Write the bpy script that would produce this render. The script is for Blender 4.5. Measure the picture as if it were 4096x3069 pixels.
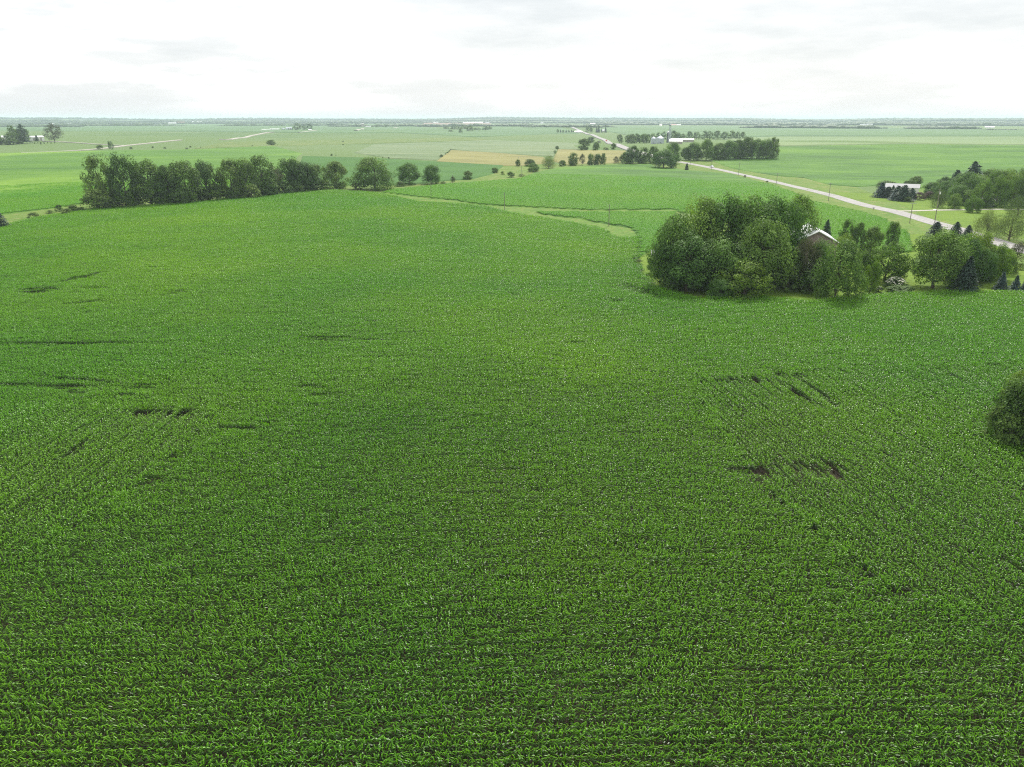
import bpy, bmesh, math, random
import numpy as np
from mathutils import Vector, Matrix
from mathutils.geometry import delaunay_2d_cdt

for o in list(bpy.data.objects):
    bpy.data.objects.remove(o)
S = bpy.context.scene
COL = S.collection
R = math.radians

# ------------------------------------------------------------------ camera
CAM_H = 46.0
PITCH = R(20.5)
F4 = 2842.0                      # focal length in pixels of the 4096 wide photograph
cam_d = bpy.data.cameras.new("camera")
cam = bpy.data.objects.new("camera", cam_d)
COL.objects.link(cam)
cam.location = (0, 0, CAM_H)
cam.rotation_euler = (R(90) - PITCH, 0, 0)
cam_d.sensor_fit = 'HORIZONTAL'
cam_d.sensor_width = 36.0
cam_d.lens = 36.0 * F4 / 4096.0
cam_d.clip_start = 0.5
cam_d.clip_end = 80000
S.camera = cam

# ------------------------------------------------------------------ sky, sun, exposure
SUN_EL, SUN_AZ = R(48), R(16)    # azimuth measured from the view direction towards the right
world = bpy.data.worlds.new("World")
S.world = world
world.use_nodes = True
wn, wl = world.node_tree.nodes, world.node_tree.links
wn.clear()
w_out = wn.new("ShaderNodeOutputWorld")
w_bg = wn.new("ShaderNodeBackground")
w_bg.inputs["Strength"].default_value = 0.1
w_sky = wn.new("ShaderNodeTexSky")
w_sky.sky_type = 'NISHITA'
w_sky.sun_disc = False
w_sky.sun_elevation = SUN_EL
w_sky.sun_rotation = SUN_AZ
w_sky.air_density = 1.0
w_sky.dust_density = 2.5
w_tc = wn.new("ShaderNodeTexCoord")
w_map = wn.new("ShaderNodeMapping")
w_map.inputs["Scale"].default_value = (1.6, 1.6, 8.5)
w_map.inputs["Location"].default_value = (3.1, 0.4, 0.2)
w_noise = wn.new("ShaderNodeTexNoise")
w_noise.inputs["Scale"].default_value = 2.3
w_noise.inputs["Detail"].default_value = 6.0
w_noise.inputs["Roughness"].default_value = 0.58
w_ramp = wn.new("ShaderNodeValToRGB")
w_ramp.color_ramp.elements[0].position = 0.33
w_ramp.color_ramp.elements[0].color = (3.02, 3.20, 3.28, 1)
w_ramp.color_ramp.elements[1].position = 0.62
w_ramp.color_ramp.elements[1].color = (6.3, 6.35, 6.35, 1)
w_el = w_ramp.color_ramp.elements.new(0.47)
w_el.color = (3.66, 3.76, 3.80, 1)
w_sep = wn.new("ShaderNodeSeparateXYZ")
w_hz = wn.new("ShaderNodeMapRange")
w_hz.inputs["From Min"].default_value = 0.0
w_hz.inputs["From Max"].default_value = 0.07
w_hz.inputs["To Min"].default_value = 0.9
w_hz.inputs["To Max"].default_value = 0.0
w_low = wn.new("ShaderNodeMix")
w_low.data_type = 'RGBA'
w_low.inputs["B"].default_value = (3.52, 3.66, 3.72, 1)     # pale haze above the horizon, all round
wl.new(w_tc.outputs["Generated"], w_sep.inputs["Vector"])
wl.new(w_sep.outputs["Z"], w_hz.inputs["Value"])
wl.new(w_hz.outputs["Result"], w_low.inputs["Factor"])
wl.new(w_ramp.outputs["Color"], w_low.inputs["A"])
w_mix = wn.new("ShaderNodeMix")
w_mix.data_type = 'RGBA'
w_mix.inputs["Factor"].default_value = 0.93
wl.new(w_tc.outputs["Generated"], w_map.inputs["Vector"])
wl.new(w_map.outputs["Vector"], w_noise.inputs["Vector"])
wl.new(w_noise.outputs["Fac"], w_ramp.inputs["Fac"])
wl.new(w_sky.outputs["Color"], w_mix.inputs["A"])
wl.new(w_low.outputs["Result"], w_mix.inputs["B"])
wl.new(w_mix.outputs["Result"], w_bg.inputs["Color"])
wl.new(w_bg.outputs["Background"], w_out.inputs["Surface"])

sun_d = bpy.data.lights.new("sun", 'SUN')
sun_d.energy = 2.2
sun_d.angle = R(9)
sun_d.color = (1.0, 0.96, 0.88)
sun = bpy.data.objects.new("sun", sun_d)
COL.objects.link(sun)
sdir = Vector((math.sin(SUN_AZ) * math.cos(SUN_EL), math.cos(SUN_AZ) * math.cos(SUN_EL), math.sin(SUN_EL)))
sun.rotation_euler = sdir.to_track_quat('Z', 'Y').to_euler()
sun.location = sdir * 500

vs = S.view_settings
vs.view_transform = 'Standard'
vs.look = 'None'
vs.exposure = 1.35
vs.gamma = 1.0
vs.use_curve_mapping = False
S.render.engine = 'CYCLES'
cy = S.cycles
cy.max_bounces = 6
cy.diffuse_bounces = 3
cy.glossy_bounces = 2
cy.transmission_bounces = 3
cy.volume_bounces = 1
cy.transparent_max_bounces = 6
cy.use_denoising = False
cy.denoiser = 'OPENIMAGEDENOISE'
cy.denoising_input_passes = 'RGB_ALBEDO_NORMAL'
cy.denoising_prefilter = 'NONE'
cy.pixel_filter_type = 'BLACKMAN_HARRIS'
cy.filter_width = 1.15
cy.sample_clamp_indirect = 6.0

HAZE_DENSITY = 0.85e-4

# ------------------------------------------------------------------ terrain
def sstep(a, b, x):
    t = np.clip((x - a) / (b - a), 0, 1)
    return t * t * (3 - 2 * t)

def H(x, y):
    x = np.asarray(x, float); y = np.asarray(y, float)
    d = np.hypot(x, y)
    k1 = sstep(60, 400, d) * (1 - sstep(2500, 5000, d))
    h = k1 * (1.1 * np.sin(x / 71 + 0.6) * np.sin(y / 93 + 1.1) + 2.1 * np.sin(x / 190 + y / 260 + 0.4)
              + 1.6 * np.sin(y / 150 - x / 340 + 2.0))
    far = sstep(700, 1500, d) * (1 - sstep(3500, 5500, d))
    h = h + far * (3.0 * np.sin(x / 420 + 1.2) * np.cos(y / 520) + 3.0)
    # rise under the farm with the grain bins
    h = h + 11.0 * np.exp(-((x - 330) / 380) ** 2 - ((y - 1050) / 260) ** 2)
    az = np.arctan2(x, y)
    h = h + sstep(5500, 10500, d) * (24 + 7 * np.sin(az * 9 + 1) + 5 * np.sin(az * 23 + 2))
    return h

CP, SP = math.cos(PITCH), math.sin(PITCH)
def ray(u, v):
    dx = (u - 2048.0) / F4; dy = (1534.5 - v) / F4
    d = np.array([dx, CP + dy * SP, -SP + dy * CP])
    return d / np.linalg.norm(d)

TS = np.concatenate([np.arange(20, 400, 2.0), np.geomspace(400, 30000, 1500)])
def P(u, v, lift=0.0):
    """world point on the terrain seen at photograph pixel (u, v)"""
    d = ray(u, max(v, 476.0))
    z = CAM_H + d[2] * TS
    hh = H(d[0] * TS, d[1] * TS) + lift
    below = np.nonzero(z < hh)[0]
    i = below[0] if len(below) else len(TS) - 1
    a, b = TS[max(i - 1, 0)], TS[i]
    for _ in range(30):
        m = 0.5 * (a + b)
        if CAM_H + d[2] * m < float(H(d[0] * m, d[1] * m)) + lift: b = m
        else: a = m
    t = 0.5 * (a + b)
    return Vector((d[0] * t, d[1] * t, float(H(d[0] * t, d[1] * t))))

def proj(x, y, z):
    x = np.asarray(x, float); y = np.asarray(y, float); z = np.asarray(z, float) - CAM_H
    dep = y * CP - z * SP
    dep = np.where(dep < 1e-3, 1e-3, dep)
    up = y * SP + z * CP
    return 2048 + F4 * x / dep, 1534.5 - F4 * up / dep, dep

CROPS = {1: (0, 440, .3707), 2: (780, 440, .3707), 3: (1560, 440, .3707), 4: (2280, 440, .4159), 5: (3100, 440, .4503),
         6: (2500, 740, .4521), 7: (3400, 740, .3146), 'a': (2250, 450, .2260), 'b': (2700, 480, .2260), 'c': (3450, 650, .2920),
         'd': (3100, 850, .2712), 'e': (3650, 850, .2113), 'f': (0, 440, .1808), 'g': (2050, 440, .2034), 'h': (1000, 440, .2260),
         'L': (1500, 740, .5425), 'R': (3796, 1400, .2414), 0: (0, 0, 1.0)}
def K(c, x, y):
    ox, oy, s = CROPS[c]
    return ox + x * s, oy + y * s

# ------------------------------------------------------------------ helpers
def tag(o, label=None, cat=None, group=None, kind=None):
    if label: o["label"] = label
    if cat: o["category"] = cat
    if group: o["group"] = group
    if kind: o["kind"] = kind
    return o

def link_mesh(name, me, mat=None, parent=None):
    o = bpy.data.objects.new(name, me)
    COL.objects.link(o)
    if mat and not len(me.materials): me.materials.append(mat)
    if parent: o.parent = parent
    return o

def empty(name, loc, rz=0.0):
    o = bpy.data.objects.new(name, None)
    COL.objects.link(o)
    o.empty_display_size = 0.5
    o.location = loc
    o.rotation_euler = (0, 0, rz)
    return o

class MB:
    def __init__(s): s.v = []; s.f = []
    def add(s, vs, fs):
        n = len(s.v); s.v += [tuple(p) for p in vs]; s.f += [tuple(i + n for i in f) for f in fs]; return s
    def box(s, x0, x1, y0, y1, z0, z1):
        v = [(x0, y0, z0), (x1, y0, z0), (x1, y1, z0), (x0, y1, z0), (x0, y0, z1), (x1, y0, z1), (x1, y1, z1), (x0, y1, z1)]
        return s.add(v, [(0, 3, 2, 1), (4, 5, 6, 7), (0, 1, 5, 4), (1, 2, 6, 5), (2, 3, 7, 6), (3, 0, 4, 7)])
    def tube(s, pts, rads, n=6, cap=True):
        pts = [Vector(p) for p in pts]; vs = []
        for i, p in enumerate(pts):
            t = (pts[min(i + 1, len(pts) - 1)] - pts[max(i - 1, 0)])
            t = t.normalized() if t.length > 1e-9 else Vector((0, 0, 1))
            a = Vector((1, 0, 0)) if abs(t.x) < 0.8 else Vector((0, 1, 0))
            u = t.cross(a).normalized(); w = t.cross(u)
            for k in range(n):
                an = 2 * math.pi * k / n
                vs.append(p + (u * math.cos(an) + w * math.sin(an)) * rads[i])
        fs = []
        for i in range(len(pts) - 1):
            for k in range(n):
                fs.append((i * n + k, i * n + (k + 1) % n, (i + 1) * n + (k + 1) % n, (i + 1) * n + k))
        if cap:
            fs.append(tuple(range(n - 1, -1, -1))); fs.append(tuple((len(pts) - 1) * n + k for k in range(n)))
        return s.add(vs, fs)
    def lathe(s, prof, n=20, cx=0, cy=0):
        vs = []; fs = []
        for r, z in prof:
            for k in range(n):
                an = 2 * math.pi * k / n
                vs.append((cx + r * math.cos(an), cy + r * math.sin(an), z))
        for i in range(len(prof) - 1):
            for k in range(n):
                fs.append((i * n + k, i * n + (k + 1) % n, (i + 1) * n + (k + 1) % n, (i + 1) * n + k))
        fs.append(tuple((len(prof) - 1) * n + k for k in range(n)))
        return s.add(vs, fs)
    def mesh(s, name):
        me = bpy.data.meshes.new(name); me.from_pydata(s.v, [], s.f); me.update(); return me
    def build(s, name, mat, parent=None): return link_mesh(name, s.mesh(name), mat, parent)

# ------------------------------------------------------------------ materials
def new_mat(name):
    m = bpy.data.materials.new(name); m.use_nodes = True
    nt = m.node_tree; nt.nodes.clear()
    out = nt.nodes.new("ShaderNodeOutputMaterial")
    return m, nt, nt.nodes, nt.links, out

def noise(nt, scale, detail=4, rough=0.55, stretch=None, coord=None, rot=0.0):
    geo = nt.nodes.new("ShaderNodeNewGeometry")
    src = coord or geo.outputs["Position"]
    mp = nt.nodes.new("ShaderNodeMapping")
    if stretch: mp.inputs["Scale"].default_value = stretch
    mp.inputs["Rotation"].default_value = (0, 0, rot)
    n = nt.nodes.new("ShaderNodeTexNoise")
    n.inputs["Scale"].default_value = scale
    n.inputs["Detail"].default_value = detail
    n.inputs["Roughness"].default_value = rough
    nt.links.new(src, mp.inputs["Vector"]); nt.links.new(mp.outputs["Vector"], n.inputs["Vector"])
    return n.outputs["Fac"]

def ramp(nt, fac, stops):
    r = nt.nodes.new("ShaderNodeValToRGB")
    e = r.color_ramp.elements
    e[0].position, e[0].color = stops[0][0], (*stops[0][1], 1)
    e[1].position, e[1].color = stops[-1][0], (*stops[-1][1], 1)
    for p, c in stops[1:-1]:
        k = e.new(p); k.color = (*c, 1)
    nt.links.new(fac, r.inputs["Fac"])
    return r.outputs["Color"]

def mixc(nt, fac, a, b, mode='MIX'):
    m = nt.nodes.new("ShaderNodeMix"); m.data_type = 'RGBA'; m.blend_type = mode
    for sock, v in (("Factor", fac), ("A", a), ("B", b)):
        if hasattr(v, "is_output"): nt.links.new(v, m.inputs[sock])
        elif isinstance(v, (int, float)): m.inputs[sock].default_value = v
        else: m.inputs[sock].default_value = (*v, 1)
    return m.outputs["Result"]

def maprange(nt, v, a, b, c=0.0, d=1.0):
    m = nt.nodes.new("ShaderNodeMapRange")
    nt.links.new(v, m.inputs["Value"])
    for k, x in zip(("From Min", "From Max", "To Min", "To Max"), (a, b, c, d)): m.inputs[k].default_value = x
    return m.outputs["Result"]

def principled(nt, col, rough=0.8, spec=0.3, bump=None, bump_s=0.3, metal=0.0, bump_d=0.2):
    p = nt.nodes.new("ShaderNodeBsdfPrincipled")
    if hasattr(col, "is_output"): nt.links.new(col, p.inputs["Base Color"])
    else: p.inputs["Base Color"].default_value = (*col, 1)
    p.inputs["Roughness"].default_value = rough
    p.inputs["Specular IOR Level"].default_value = spec
    p.inputs["Metallic"].default_value = metal
    if bump is not None:
        b = nt.nodes.new("ShaderNodeBump"); b.inputs["Strength"].default_value = bump_s; b.inputs["Distance"].default_value = bump_d
        nt.links.new(bump, b.inputs["Height"]); nt.links.new(b.outputs["Normal"], p.inputs["Normal"])
    return p.outputs["BSDF"]

def leaf_mat(name, dark, light, alt, trans=0.35, rough=0.6, spec=0.14, big=0.02, objvar=True, cut=(0.35, 0.7), altmax=0.75):
    """leaf: 'tint' attribute runs from old dark to young light leaf (in corn also painted gap shade); slow world noise shifts towards alt"""
    m, nt, N, L, out = new_mat(name)
    at = N.new("ShaderNodeAttribute"); at.attribute_name = "tint"
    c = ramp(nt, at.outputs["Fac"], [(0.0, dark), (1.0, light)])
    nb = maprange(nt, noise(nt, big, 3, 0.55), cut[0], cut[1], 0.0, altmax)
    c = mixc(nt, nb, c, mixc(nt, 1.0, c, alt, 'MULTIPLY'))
    if objvar:
        oi = N.new("ShaderNodeObjectInfo")
        hs = N.new("ShaderNodeHueSaturation")
        L.new(c, hs.inputs["Color"])
        L.new(maprange(nt, oi.outputs["Random"], 0, 1, 0.95, 1.45), hs.inputs["Value"])
        L.new(maprange(nt, oi.outputs["Random"], 0, 1, 0.515, 0.485), hs.inputs["Hue"])
        c = hs.outputs["Color"]
    p = principled(nt, c, rough, spec)
    t = N.new("ShaderNodeBsdfTranslucent")
    tc = mixc(nt, 1.0, c, (1.25, 1.35, 0.7), 'MULTIPLY')
    L.new(tc, t.inputs["Color"])
    mx = N.new("ShaderNodeMixShader"); mx.inputs["Fac"].default_value = trans
    L.new(p, mx.inputs[1]); L.new(t.outputs["BSDF"], mx.inputs[2])
    L.new(mx.outputs["Shader"], out.inputs["Surface"])
    return m

def field_mat(name, stops, bands=(0.012, (1, 1, 1), 0.0), fine=1.2, patch=None, rough=0.85, bump_s=0.6):
    """crop canopy seen from afar: slow bands of crop vigour, fine leaf mottling"""
    m, nt, N, L, out = new_mat(name)
    s, st, rot = bands
    n1 = noise(nt, s, 5, 0.6, st, rot=rot)
    n2 = noise(nt, fine, 5, 0.7)
    v = N.new("ShaderNodeMath"); v.operation = 'MULTIPLY_ADD'
    L.new(n2, v.inputs[0]); v.inputs[1].default_value = 0.34
    a = N.new("ShaderNodeMath"); a.operation = 'MULTIPLY'; L.new(n1, a.inputs[0]); a.inputs[1].default_value = 0.66
    L.new(a.outputs[0], v.inputs[2])
    n3 = noise(nt, 0.07, 4, 0.6, (0.35, 1.8, 1), rot=rot + 0.05)      # streaks along the planting direction
    v2 = N.new("ShaderNodeMath"); v2.operation = 'MULTIPLY_ADD'
    L.new(n3, v2.inputs[0]); v2.inputs[1].default_value = 0.45; L.new(v.outputs[0], v2.inputs[2])
    v3 = N.new("ShaderNodeMath"); v3.operation = 'SUBTRACT'; L.new(v2.outputs[0], v3.inputs[0]); v3.inputs[1].default_value = 0.225
    c = ramp(nt, v3.outputs[0], stops)
    if patch:
        ps, pc, lo, hi = patch
        c = mixc(nt, maprange(nt, noise(nt, ps, 4, 0.55, (1, 0.5, 1)), lo, hi, 0, 0.85), c, pc)
    L.new(principled(nt, c, rough, 0.15, n2, bump_s, bump_d=0.5), out.inputs["Surface"])
    return m

def plain_mat(name, col, rough=0.6, spec=0.3, var=0.15, scale=0.8, metal=0.0, rust=None):
    m, nt, N, L, out = new_mat(name)
    n = noise(nt, scale, 5, 0.6)
    c = ramp(nt, n, [(0.3, tuple(x * (1 - var) for x in col)), (0.7, tuple(min(1, x * (1 + var)) for x in col))])
    if rust:
        c = mixc(nt, maprange(nt, noise(nt, scale * 2.3, 5, 0.65), 0.52, 0.7, 0, 0.8), c, rust)
    L.new(principled(nt, c, rough, spec, n, 0.1, metal), out.inputs["Surface"])
    return m

M = {}
M['corn'] = leaf_mat("corn_leaf", (0.007, 0.032, 0.002), (0.125, 0.345, 0.007), (1.75, 1.25, 0.75), trans=0.32, rough=0.38, spec=0.34, big=0.011, objvar=False, altmax=0.85, cut=(0.40, 0.66))  # alt: yellower crop patches, brightened to paint sun falling through cloud gaps
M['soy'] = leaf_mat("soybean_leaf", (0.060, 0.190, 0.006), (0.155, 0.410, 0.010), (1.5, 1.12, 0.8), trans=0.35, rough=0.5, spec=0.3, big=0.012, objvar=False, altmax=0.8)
M['tree'] = leaf_mat("tree_leaf", (0.024, 0.056, 0.012), (0.130, 0.215, 0.046), (1.25, 1.15, 0.9), trans=0.28, rough=0.6, spec=0.12, big=0.12)
M['maple'] = leaf_mat("maple_leaf", (0.024, 0.062, 0.012), (0.150, 0.255, 0.055), (1.2, 1.2, 0.85), trans=0.3, rough=0.6, spec=0.12, big=0.15)
M['yellow'] = leaf_mat("light_green_leaf", (0.034, 0.078, 0.010), (0.165, 0.270, 0.030), (1.2, 1.1, 0.8), trans=0.35, big=0.2)
M['willow'] = leaf_mat("willow_leaf", (0.055, 0.085, 0.030), (0.130, 0.185, 0.062), (1.2, 1.1, 0.9), trans=0.3, big=0.2)
M['spruce'] = leaf_mat("spruce_needle", (0.016, 0.036, 0.020), (0.045, 0.080, 0.045), (0.9, 1.0, 1.2), trans=0.08, rough=0.6, spec=0.2, big=0.3)
M['blue'] = leaf_mat("blue_spruce_needle", (0.022, 0.046, 0.038), (0.065, 0.105, 0.092), (0.9, 1.0, 1.15), trans=0.06, rough=0.6, spec=0.2, big=0.3)
M['purple'] = leaf_mat("purple_leaf", (0.040, 0.028, 0.024), (0.095, 0.068, 0.056), (1.1, 1.0, 1.0), trans=0.2, big=0.3)
M['weed'] = leaf_mat("weed_leaf", (0.060, 0.110, 0.028), (0.160, 0.235, 0.060), (1.3, 1.1, 0.9), trans=0.3, big=0.2)
M['brownleaf'] = leaf_mat("sparse_leaf", (0.035, 0.045, 0.020), (0.085, 0.100, 0.045), (1.2, 1.0, 0.9), trans=0.2, big=0.2)
M['bark'] = plain_mat("bark", (0.095, 0.075, 0.055), 0.9, 0.1, 0.35, 3.0)
M['petal'] = plain_mat("white_petal", (0.75, 0.74, 0.62), 0.7, 0.2, 0.1, 3.0)
M['wood'] = leafless = plain_mat("weathered_pole_wood", (0.21, 0.185, 0.155), 0.85, 0.1, 0.25, 2.0)
M['concrete_white'] = plain_mat("white_paint", (0.78, 0.77, 0.74), 0.55, 0.3, 0.05, 0.3)
M['steel_roof'] = plain_mat("pale_steel_roof", (0.70, 0.71, 0.72), 0.4, 0.4, 0.07, 0.3)
M['galv'] = plain_mat("galvanised_steel", (0.42, 0.46, 0.50), 0.38, 0.5, 0.08, 0.5, metal=0.35)
M['galv_dark'] = plain_mat("dark_silo_steel", (0.075, 0.08, 0.095), 0.5, 0.4, 0.2, 0.5)
M['shingle'] = plain_mat("weathered_shingle", (0.38, 0.38, 0.38), 0.85, 0.2, 0.15, 1.0)
M['red_board'] = plain_mat("faded_red_board", (0.30, 0.225, 0.215), 0.85, 0.15, 0.18, 1.2)
M['tan_wall'] = plain_mat("tan_steel_wall", (0.36, 0.33, 0.28), 0.6, 0.3, 0.08, 0.5)
M['redroof'] = plain_mat("red_roof", (0.40, 0.13, 0.10), 0.6, 0.3, 0.1, 0.5)
M['glass'] = plain_mat("dark_glass", (0.03, 0.04, 0.05), 0.1, 0.6, 0.1, 1.0)
M['rubber'] = plain_mat("black_rubber", (0.02, 0.02, 0.02), 0.8, 0.2, 0.1, 2.0)
M['white_car'] = plain_mat("white_car_paint", (0.75, 0.76, 0.77), 0.25, 0.5, 0.02, 1.0)
M['red_car'] = plain_mat("red_truck_paint", (0.52, 0.05, 0.04), 0.3, 0.5, 0.05, 1.0)
M['ceramic'] = plain_mat("insulator", (0.5, 0.5, 0.5), 0.3, 0.5, 0.05, 2.0)
M['black'] = plain_mat("black_metal", (0.025, 0.025, 0.028), 0.5, 0.4, 0.1, 2.0)

# ground surfaces
def ground_mat():
    """open country: a quilt of fields in different crops, with grass between"""
    m, nt, N, L, out = new_mat("country_ground")
    geo = N.new("ShaderNodeNewGeometry")
    mp = N.new("ShaderNodeMapping"); mp.inputs["Rotation"].default_value = (0, 0, 0.25)
    mp.inputs["Scale"].default_value = (1 / 620, 1 / 900, 0.0)
    L.new(geo.outputs["Position"], mp.inputs["Vector"])
    vo = N.new("ShaderNodeTexVoronoi"); vo.distance = 'CHEBYCHEV'; vo.feature = 'F1'; vo.inputs["Scale"].default_value = 1.0
    vo.inputs["Randomness"].default_value = 0.75
    L.new(mp.outputs["Vector"], vo.inputs["Vector"])
    sep = N.new("ShaderNodeSeparateColor"); L.new(vo.outputs["Color"], sep.inputs["Color"])
    quilt = ramp(nt, sep.outputs["Red"], [(0.0, (0.055, 0.120, 0.030)), (0.3, (0.100, 0.165, 0.048)), (0.5, (0.075, 0.145, 0.038)),
                                          (0.75, (0.140, 0.195, 0.072)), (1.0, (0.065, 0.130, 0.040))])
    n = noise(nt, 0.006, 6, 0.6, (1, 0.6, 1))
    c = mixc(nt, maprange(nt, n, 0.35, 0.7, 0, 0.55), quilt, (0.145, 0.200, 0.066))
    f = noise(nt, 0.35, 5, 0.7)
    c = mixc(nt, 0.35, c, ramp(nt, f, [(0.3, (0.05, 0.09, 0.025)), (0.7, (0.15, 0.21, 0.07))]))
    L.new(principled(nt, c, 0.9, 0.1, f, 0.4), out.inputs["Surface"])
    return m
M['ground'] = ground_mat()

def grass_mat(name, a, b, c_, s1=0.05, s2=1.5, straw=None):
    m, nt, N, L, out = new_mat(name)
    n1 = noise(nt, s1, 5, 0.6); n2 = noise(nt, s2, 5, 0.7)
    c = ramp(nt, n1, [(0.3, a), (0.55, b), (0.75, c_)])
    c = mixc(nt, maprange(nt, n2, 0.36, 0.68, 0, 0.75), c, tuple(0.5 * x for x in a))
    if straw: c = mixc(nt, maprange(nt, noise(nt, s1 * 4, 5, 0.65), 0.52, 0.72, 0, 0.8), c, straw)
    L.new(principled(nt, c, 0.9, 0.1, n2, 0.6, bump_d=0.15), out.inputs["Surface"])
    return m
M['lawn'] = grass_mat("mown_lawn", (0.110, 0.195, 0.020), (0.150, 0.235, 0.026), (0.180, 0.250, 0.034), 0.06, 0.9)
M['verge'] = grass_mat("rough_verge", (0.100, 0.185, 0.028), (0.145, 0.220, 0.042), (0.190, 0.230, 0.060), 0.05, 0.9, (0.230, 0.210, 0.090))
M['pasture'] = grass_mat("pasture", (0.110, 0.175, 0.042), (0.150, 0.210, 0.060), (0.190, 0.225, 0.078), 0.02, 0.5, (0.21, 0.22, 0.09))
M['waterway'] = grass_mat("grass_waterway", (0.090, 0.190, 0.026), (0.130, 0.225, 0.038), (0.165, 0.225, 0.050), 0.11, 0.5, (0.210, 0.180, 0.075))
def soil_mat():
    m, nt, N, L, out = new_mat("field_soil")
    n = noise(nt, 2.5, 6, 0.7)
    c = ramp(nt, n, [(0.3, (0.016, 0.012, 0.008)), (0.7, (0.048, 0.037, 0.024))])
    c = mixc(nt, maprange(nt, noise(nt, 0.03, 3), 0.6, 0.75, 0, 0.6), c, (0.16, 0.125, 0.08))
    L.new(principled(nt, c, 0.95, 0.1, n, 0.8), out.inputs["Surface"])
    return m
M['soil'] = soil_mat()
SOYG = [(0.38, (0.034, 0.098, 0.008)), (0.5, (0.056, 0.146, 0.009)), (0.62, (0.092, 0.194, 0.013))]
M['f_soy'] = field_mat("soybean_canopy", SOYG, (0.011, (0.45, 1.6, 1), 0.12), 1.6, (0.006, (0.105, 0.205, 0.012), 0.54, 0.72))
M['f_soyleft'] = field_mat("soybean_canopy_valley", [(0.32, (0.040, 0.112, 0.009)), (0.5, (0.070, 0.165, 0.012)), (0.68, (0.108, 0.210, 0.016))],
                           (0.010, (0.4, 1.5, 1), 0.2), 1.3, (0.007, (0.17, 0.29, 0.025), 0.55, 0.72))  # pale patch: sun through a cloud gap, put into the canopy colour
M['f_deep'] = field_mat("deep_green_canopy", [(0.3, (0.028, 0.092, 0.009)), (0.5, (0.040, 0.120, 0.011)), (0.7, (0.054, 0.142, 0.014))], (0.02, (1, 1, 1), 0), 1.3)
M['f_sage'] = field_mat("pale_hay", [(0.38, (0.090, 0.140, 0.056)), (0.5, (0.125, 0.175, 0.076)), (0.62, (0.170, 0.210, 0.105))], (0.02, (0.25, 1.4, 1), 0.9), 0.6)
M['f_wheat'] = field_mat("ripe_wheat", [(0.38, (0.150, 0.146, 0.044)), (0.5, (0.188, 0.182, 0.056)), (0.62, (0.222, 0.212, 0.070))], (0.02, (0.5, 1.5, 1), 0.3), 0.8)
M['f_far'] = field_mat("far_corn", [(0.38, (0.058, 0.120, 0.042)), (0.5, (0.078, 0.150, 0.050)), (0.62, (0.100, 0.180, 0.060))], (0.004, (0.5, 1.5, 1), 0.2), 0.3)
M['f_light'] = field_mat("far_light_crop", [(0.38, (0.108, 0.170, 0.060)), (0.5, (0.135, 0.200, 0.075)), (0.62, (0.165, 0.222, 0.090))], (0.004, (0.4, 1.6, 1), 0.1), 0.3)
M['f_brown'] = field_mat("bare_far_soil", [(0.3, (0.200, 0.135, 0.095)), (0.5, (0.240, 0.165, 0.115)), (0.7, (0.27, 0.20, 0.14))], (0.006, (0.5, 1.5, 1), 0.1), 0.3)
def road_mat(name, a, b, s=0.35):
    m, nt, N, L, out = new_mat(name)
    at = N.new("ShaderNodeAttribute"); at.attribute_name = "across"
    n = noise(nt, s, 6, 0.65); n2 = noise(nt, 0.06, 3, 0.5)
    c = ramp(nt, n, [(0.3, a), (0.7, b)])
    c = mixc(nt, maprange(nt, n2, 0.4, 0.7, 0, 0.35), c, tuple(0.75 * x for x in a))
    wv = N.new("ShaderNodeMath"); wv.operation = 'SINE'
    mu = N.new("ShaderNodeMath"); mu.operation = 'MULTIPLY'; mu.inputs[1].default_value = 25.0
    L.new(at.outputs["Fac"], mu.inputs[0]); L.new(mu.outputs[0], wv.inputs[0])
    c = mixc(nt, maprange(nt, wv.outputs[0], 0.2, 1.0, 0.0, 0.45), c, tuple(0.6 * x for x in a))
    L.new(principled(nt, c, 0.9, 0.15, n, 0.15), out.inputs["Surface"])
    return m
M['road'] = road_mat("old_concrete_road", (0.27, 0.258, 0.248), (0.39, 0.374, 0.362))
M['gravel'] = road_mat("gravel", (0.36, 0.335, 0.29), (0.46, 0.435, 0.38))

# ------------------------------------------------------------------ ground sheet
def ground_sheet():
    angs = np.unique(np.concatenate([np.linspace(-180, -46, 40), np.linspace(-46, 46, 260), np.linspace(46, 180, 40)]))[:-1]
    rad = np.concatenate([[3.0], np.geomspace(8, 45000, 260)])
    A, Rr = np.meshgrid(np.radians(angs), rad)
    X, Y = Rr * np.sin(A), Rr * np.cos(A)
    Z = H(X, Y) - 0.05
    na, nr = len(angs), len(rad)
    v = np.stack([X, Y, Z], -1).reshape(-1, 3).tolist()
    f = []
    for i in range(nr - 1):
        for j in range(na):
            j2 = (j + 1) % na
            f.append((i * na + j, i * na + j2, (i + 1) * na + j2, (i + 1) * na + j))
    v.append((0, 0, -0.05))
    for j in range(na): f.append((len(v) - 1, (j + 1) % na, j))
    me = bpy.data.meshes.new("ground"); me.from_pydata(v, [], f); me.update()
    me.polygons.foreach_set("use_smooth", [True] * len(me.polygons))
    o = link_mesh("ground", me, M['ground'])
    return tag(o, "wide open farm country reaching to the horizon", "ground", kind="structure")
ground_sheet()

# ------------------------------------------------------------------ field patches
def inside(poly, x, y):
    x = np.asarray(x); y = np.asarray(y); c = np.zeros(x.shape, bool)
    n = len(poly); j = n - 1
    for i in range(n):
        xi, yi = poly[i]; xj, yj = poly[j]
        if yi != yj:
            c ^= ((yi > y) != (yj > y)) & (x < (xj - xi) * (y - yi) / (yj - yi) + xi)
        j = i
    return c

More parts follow.
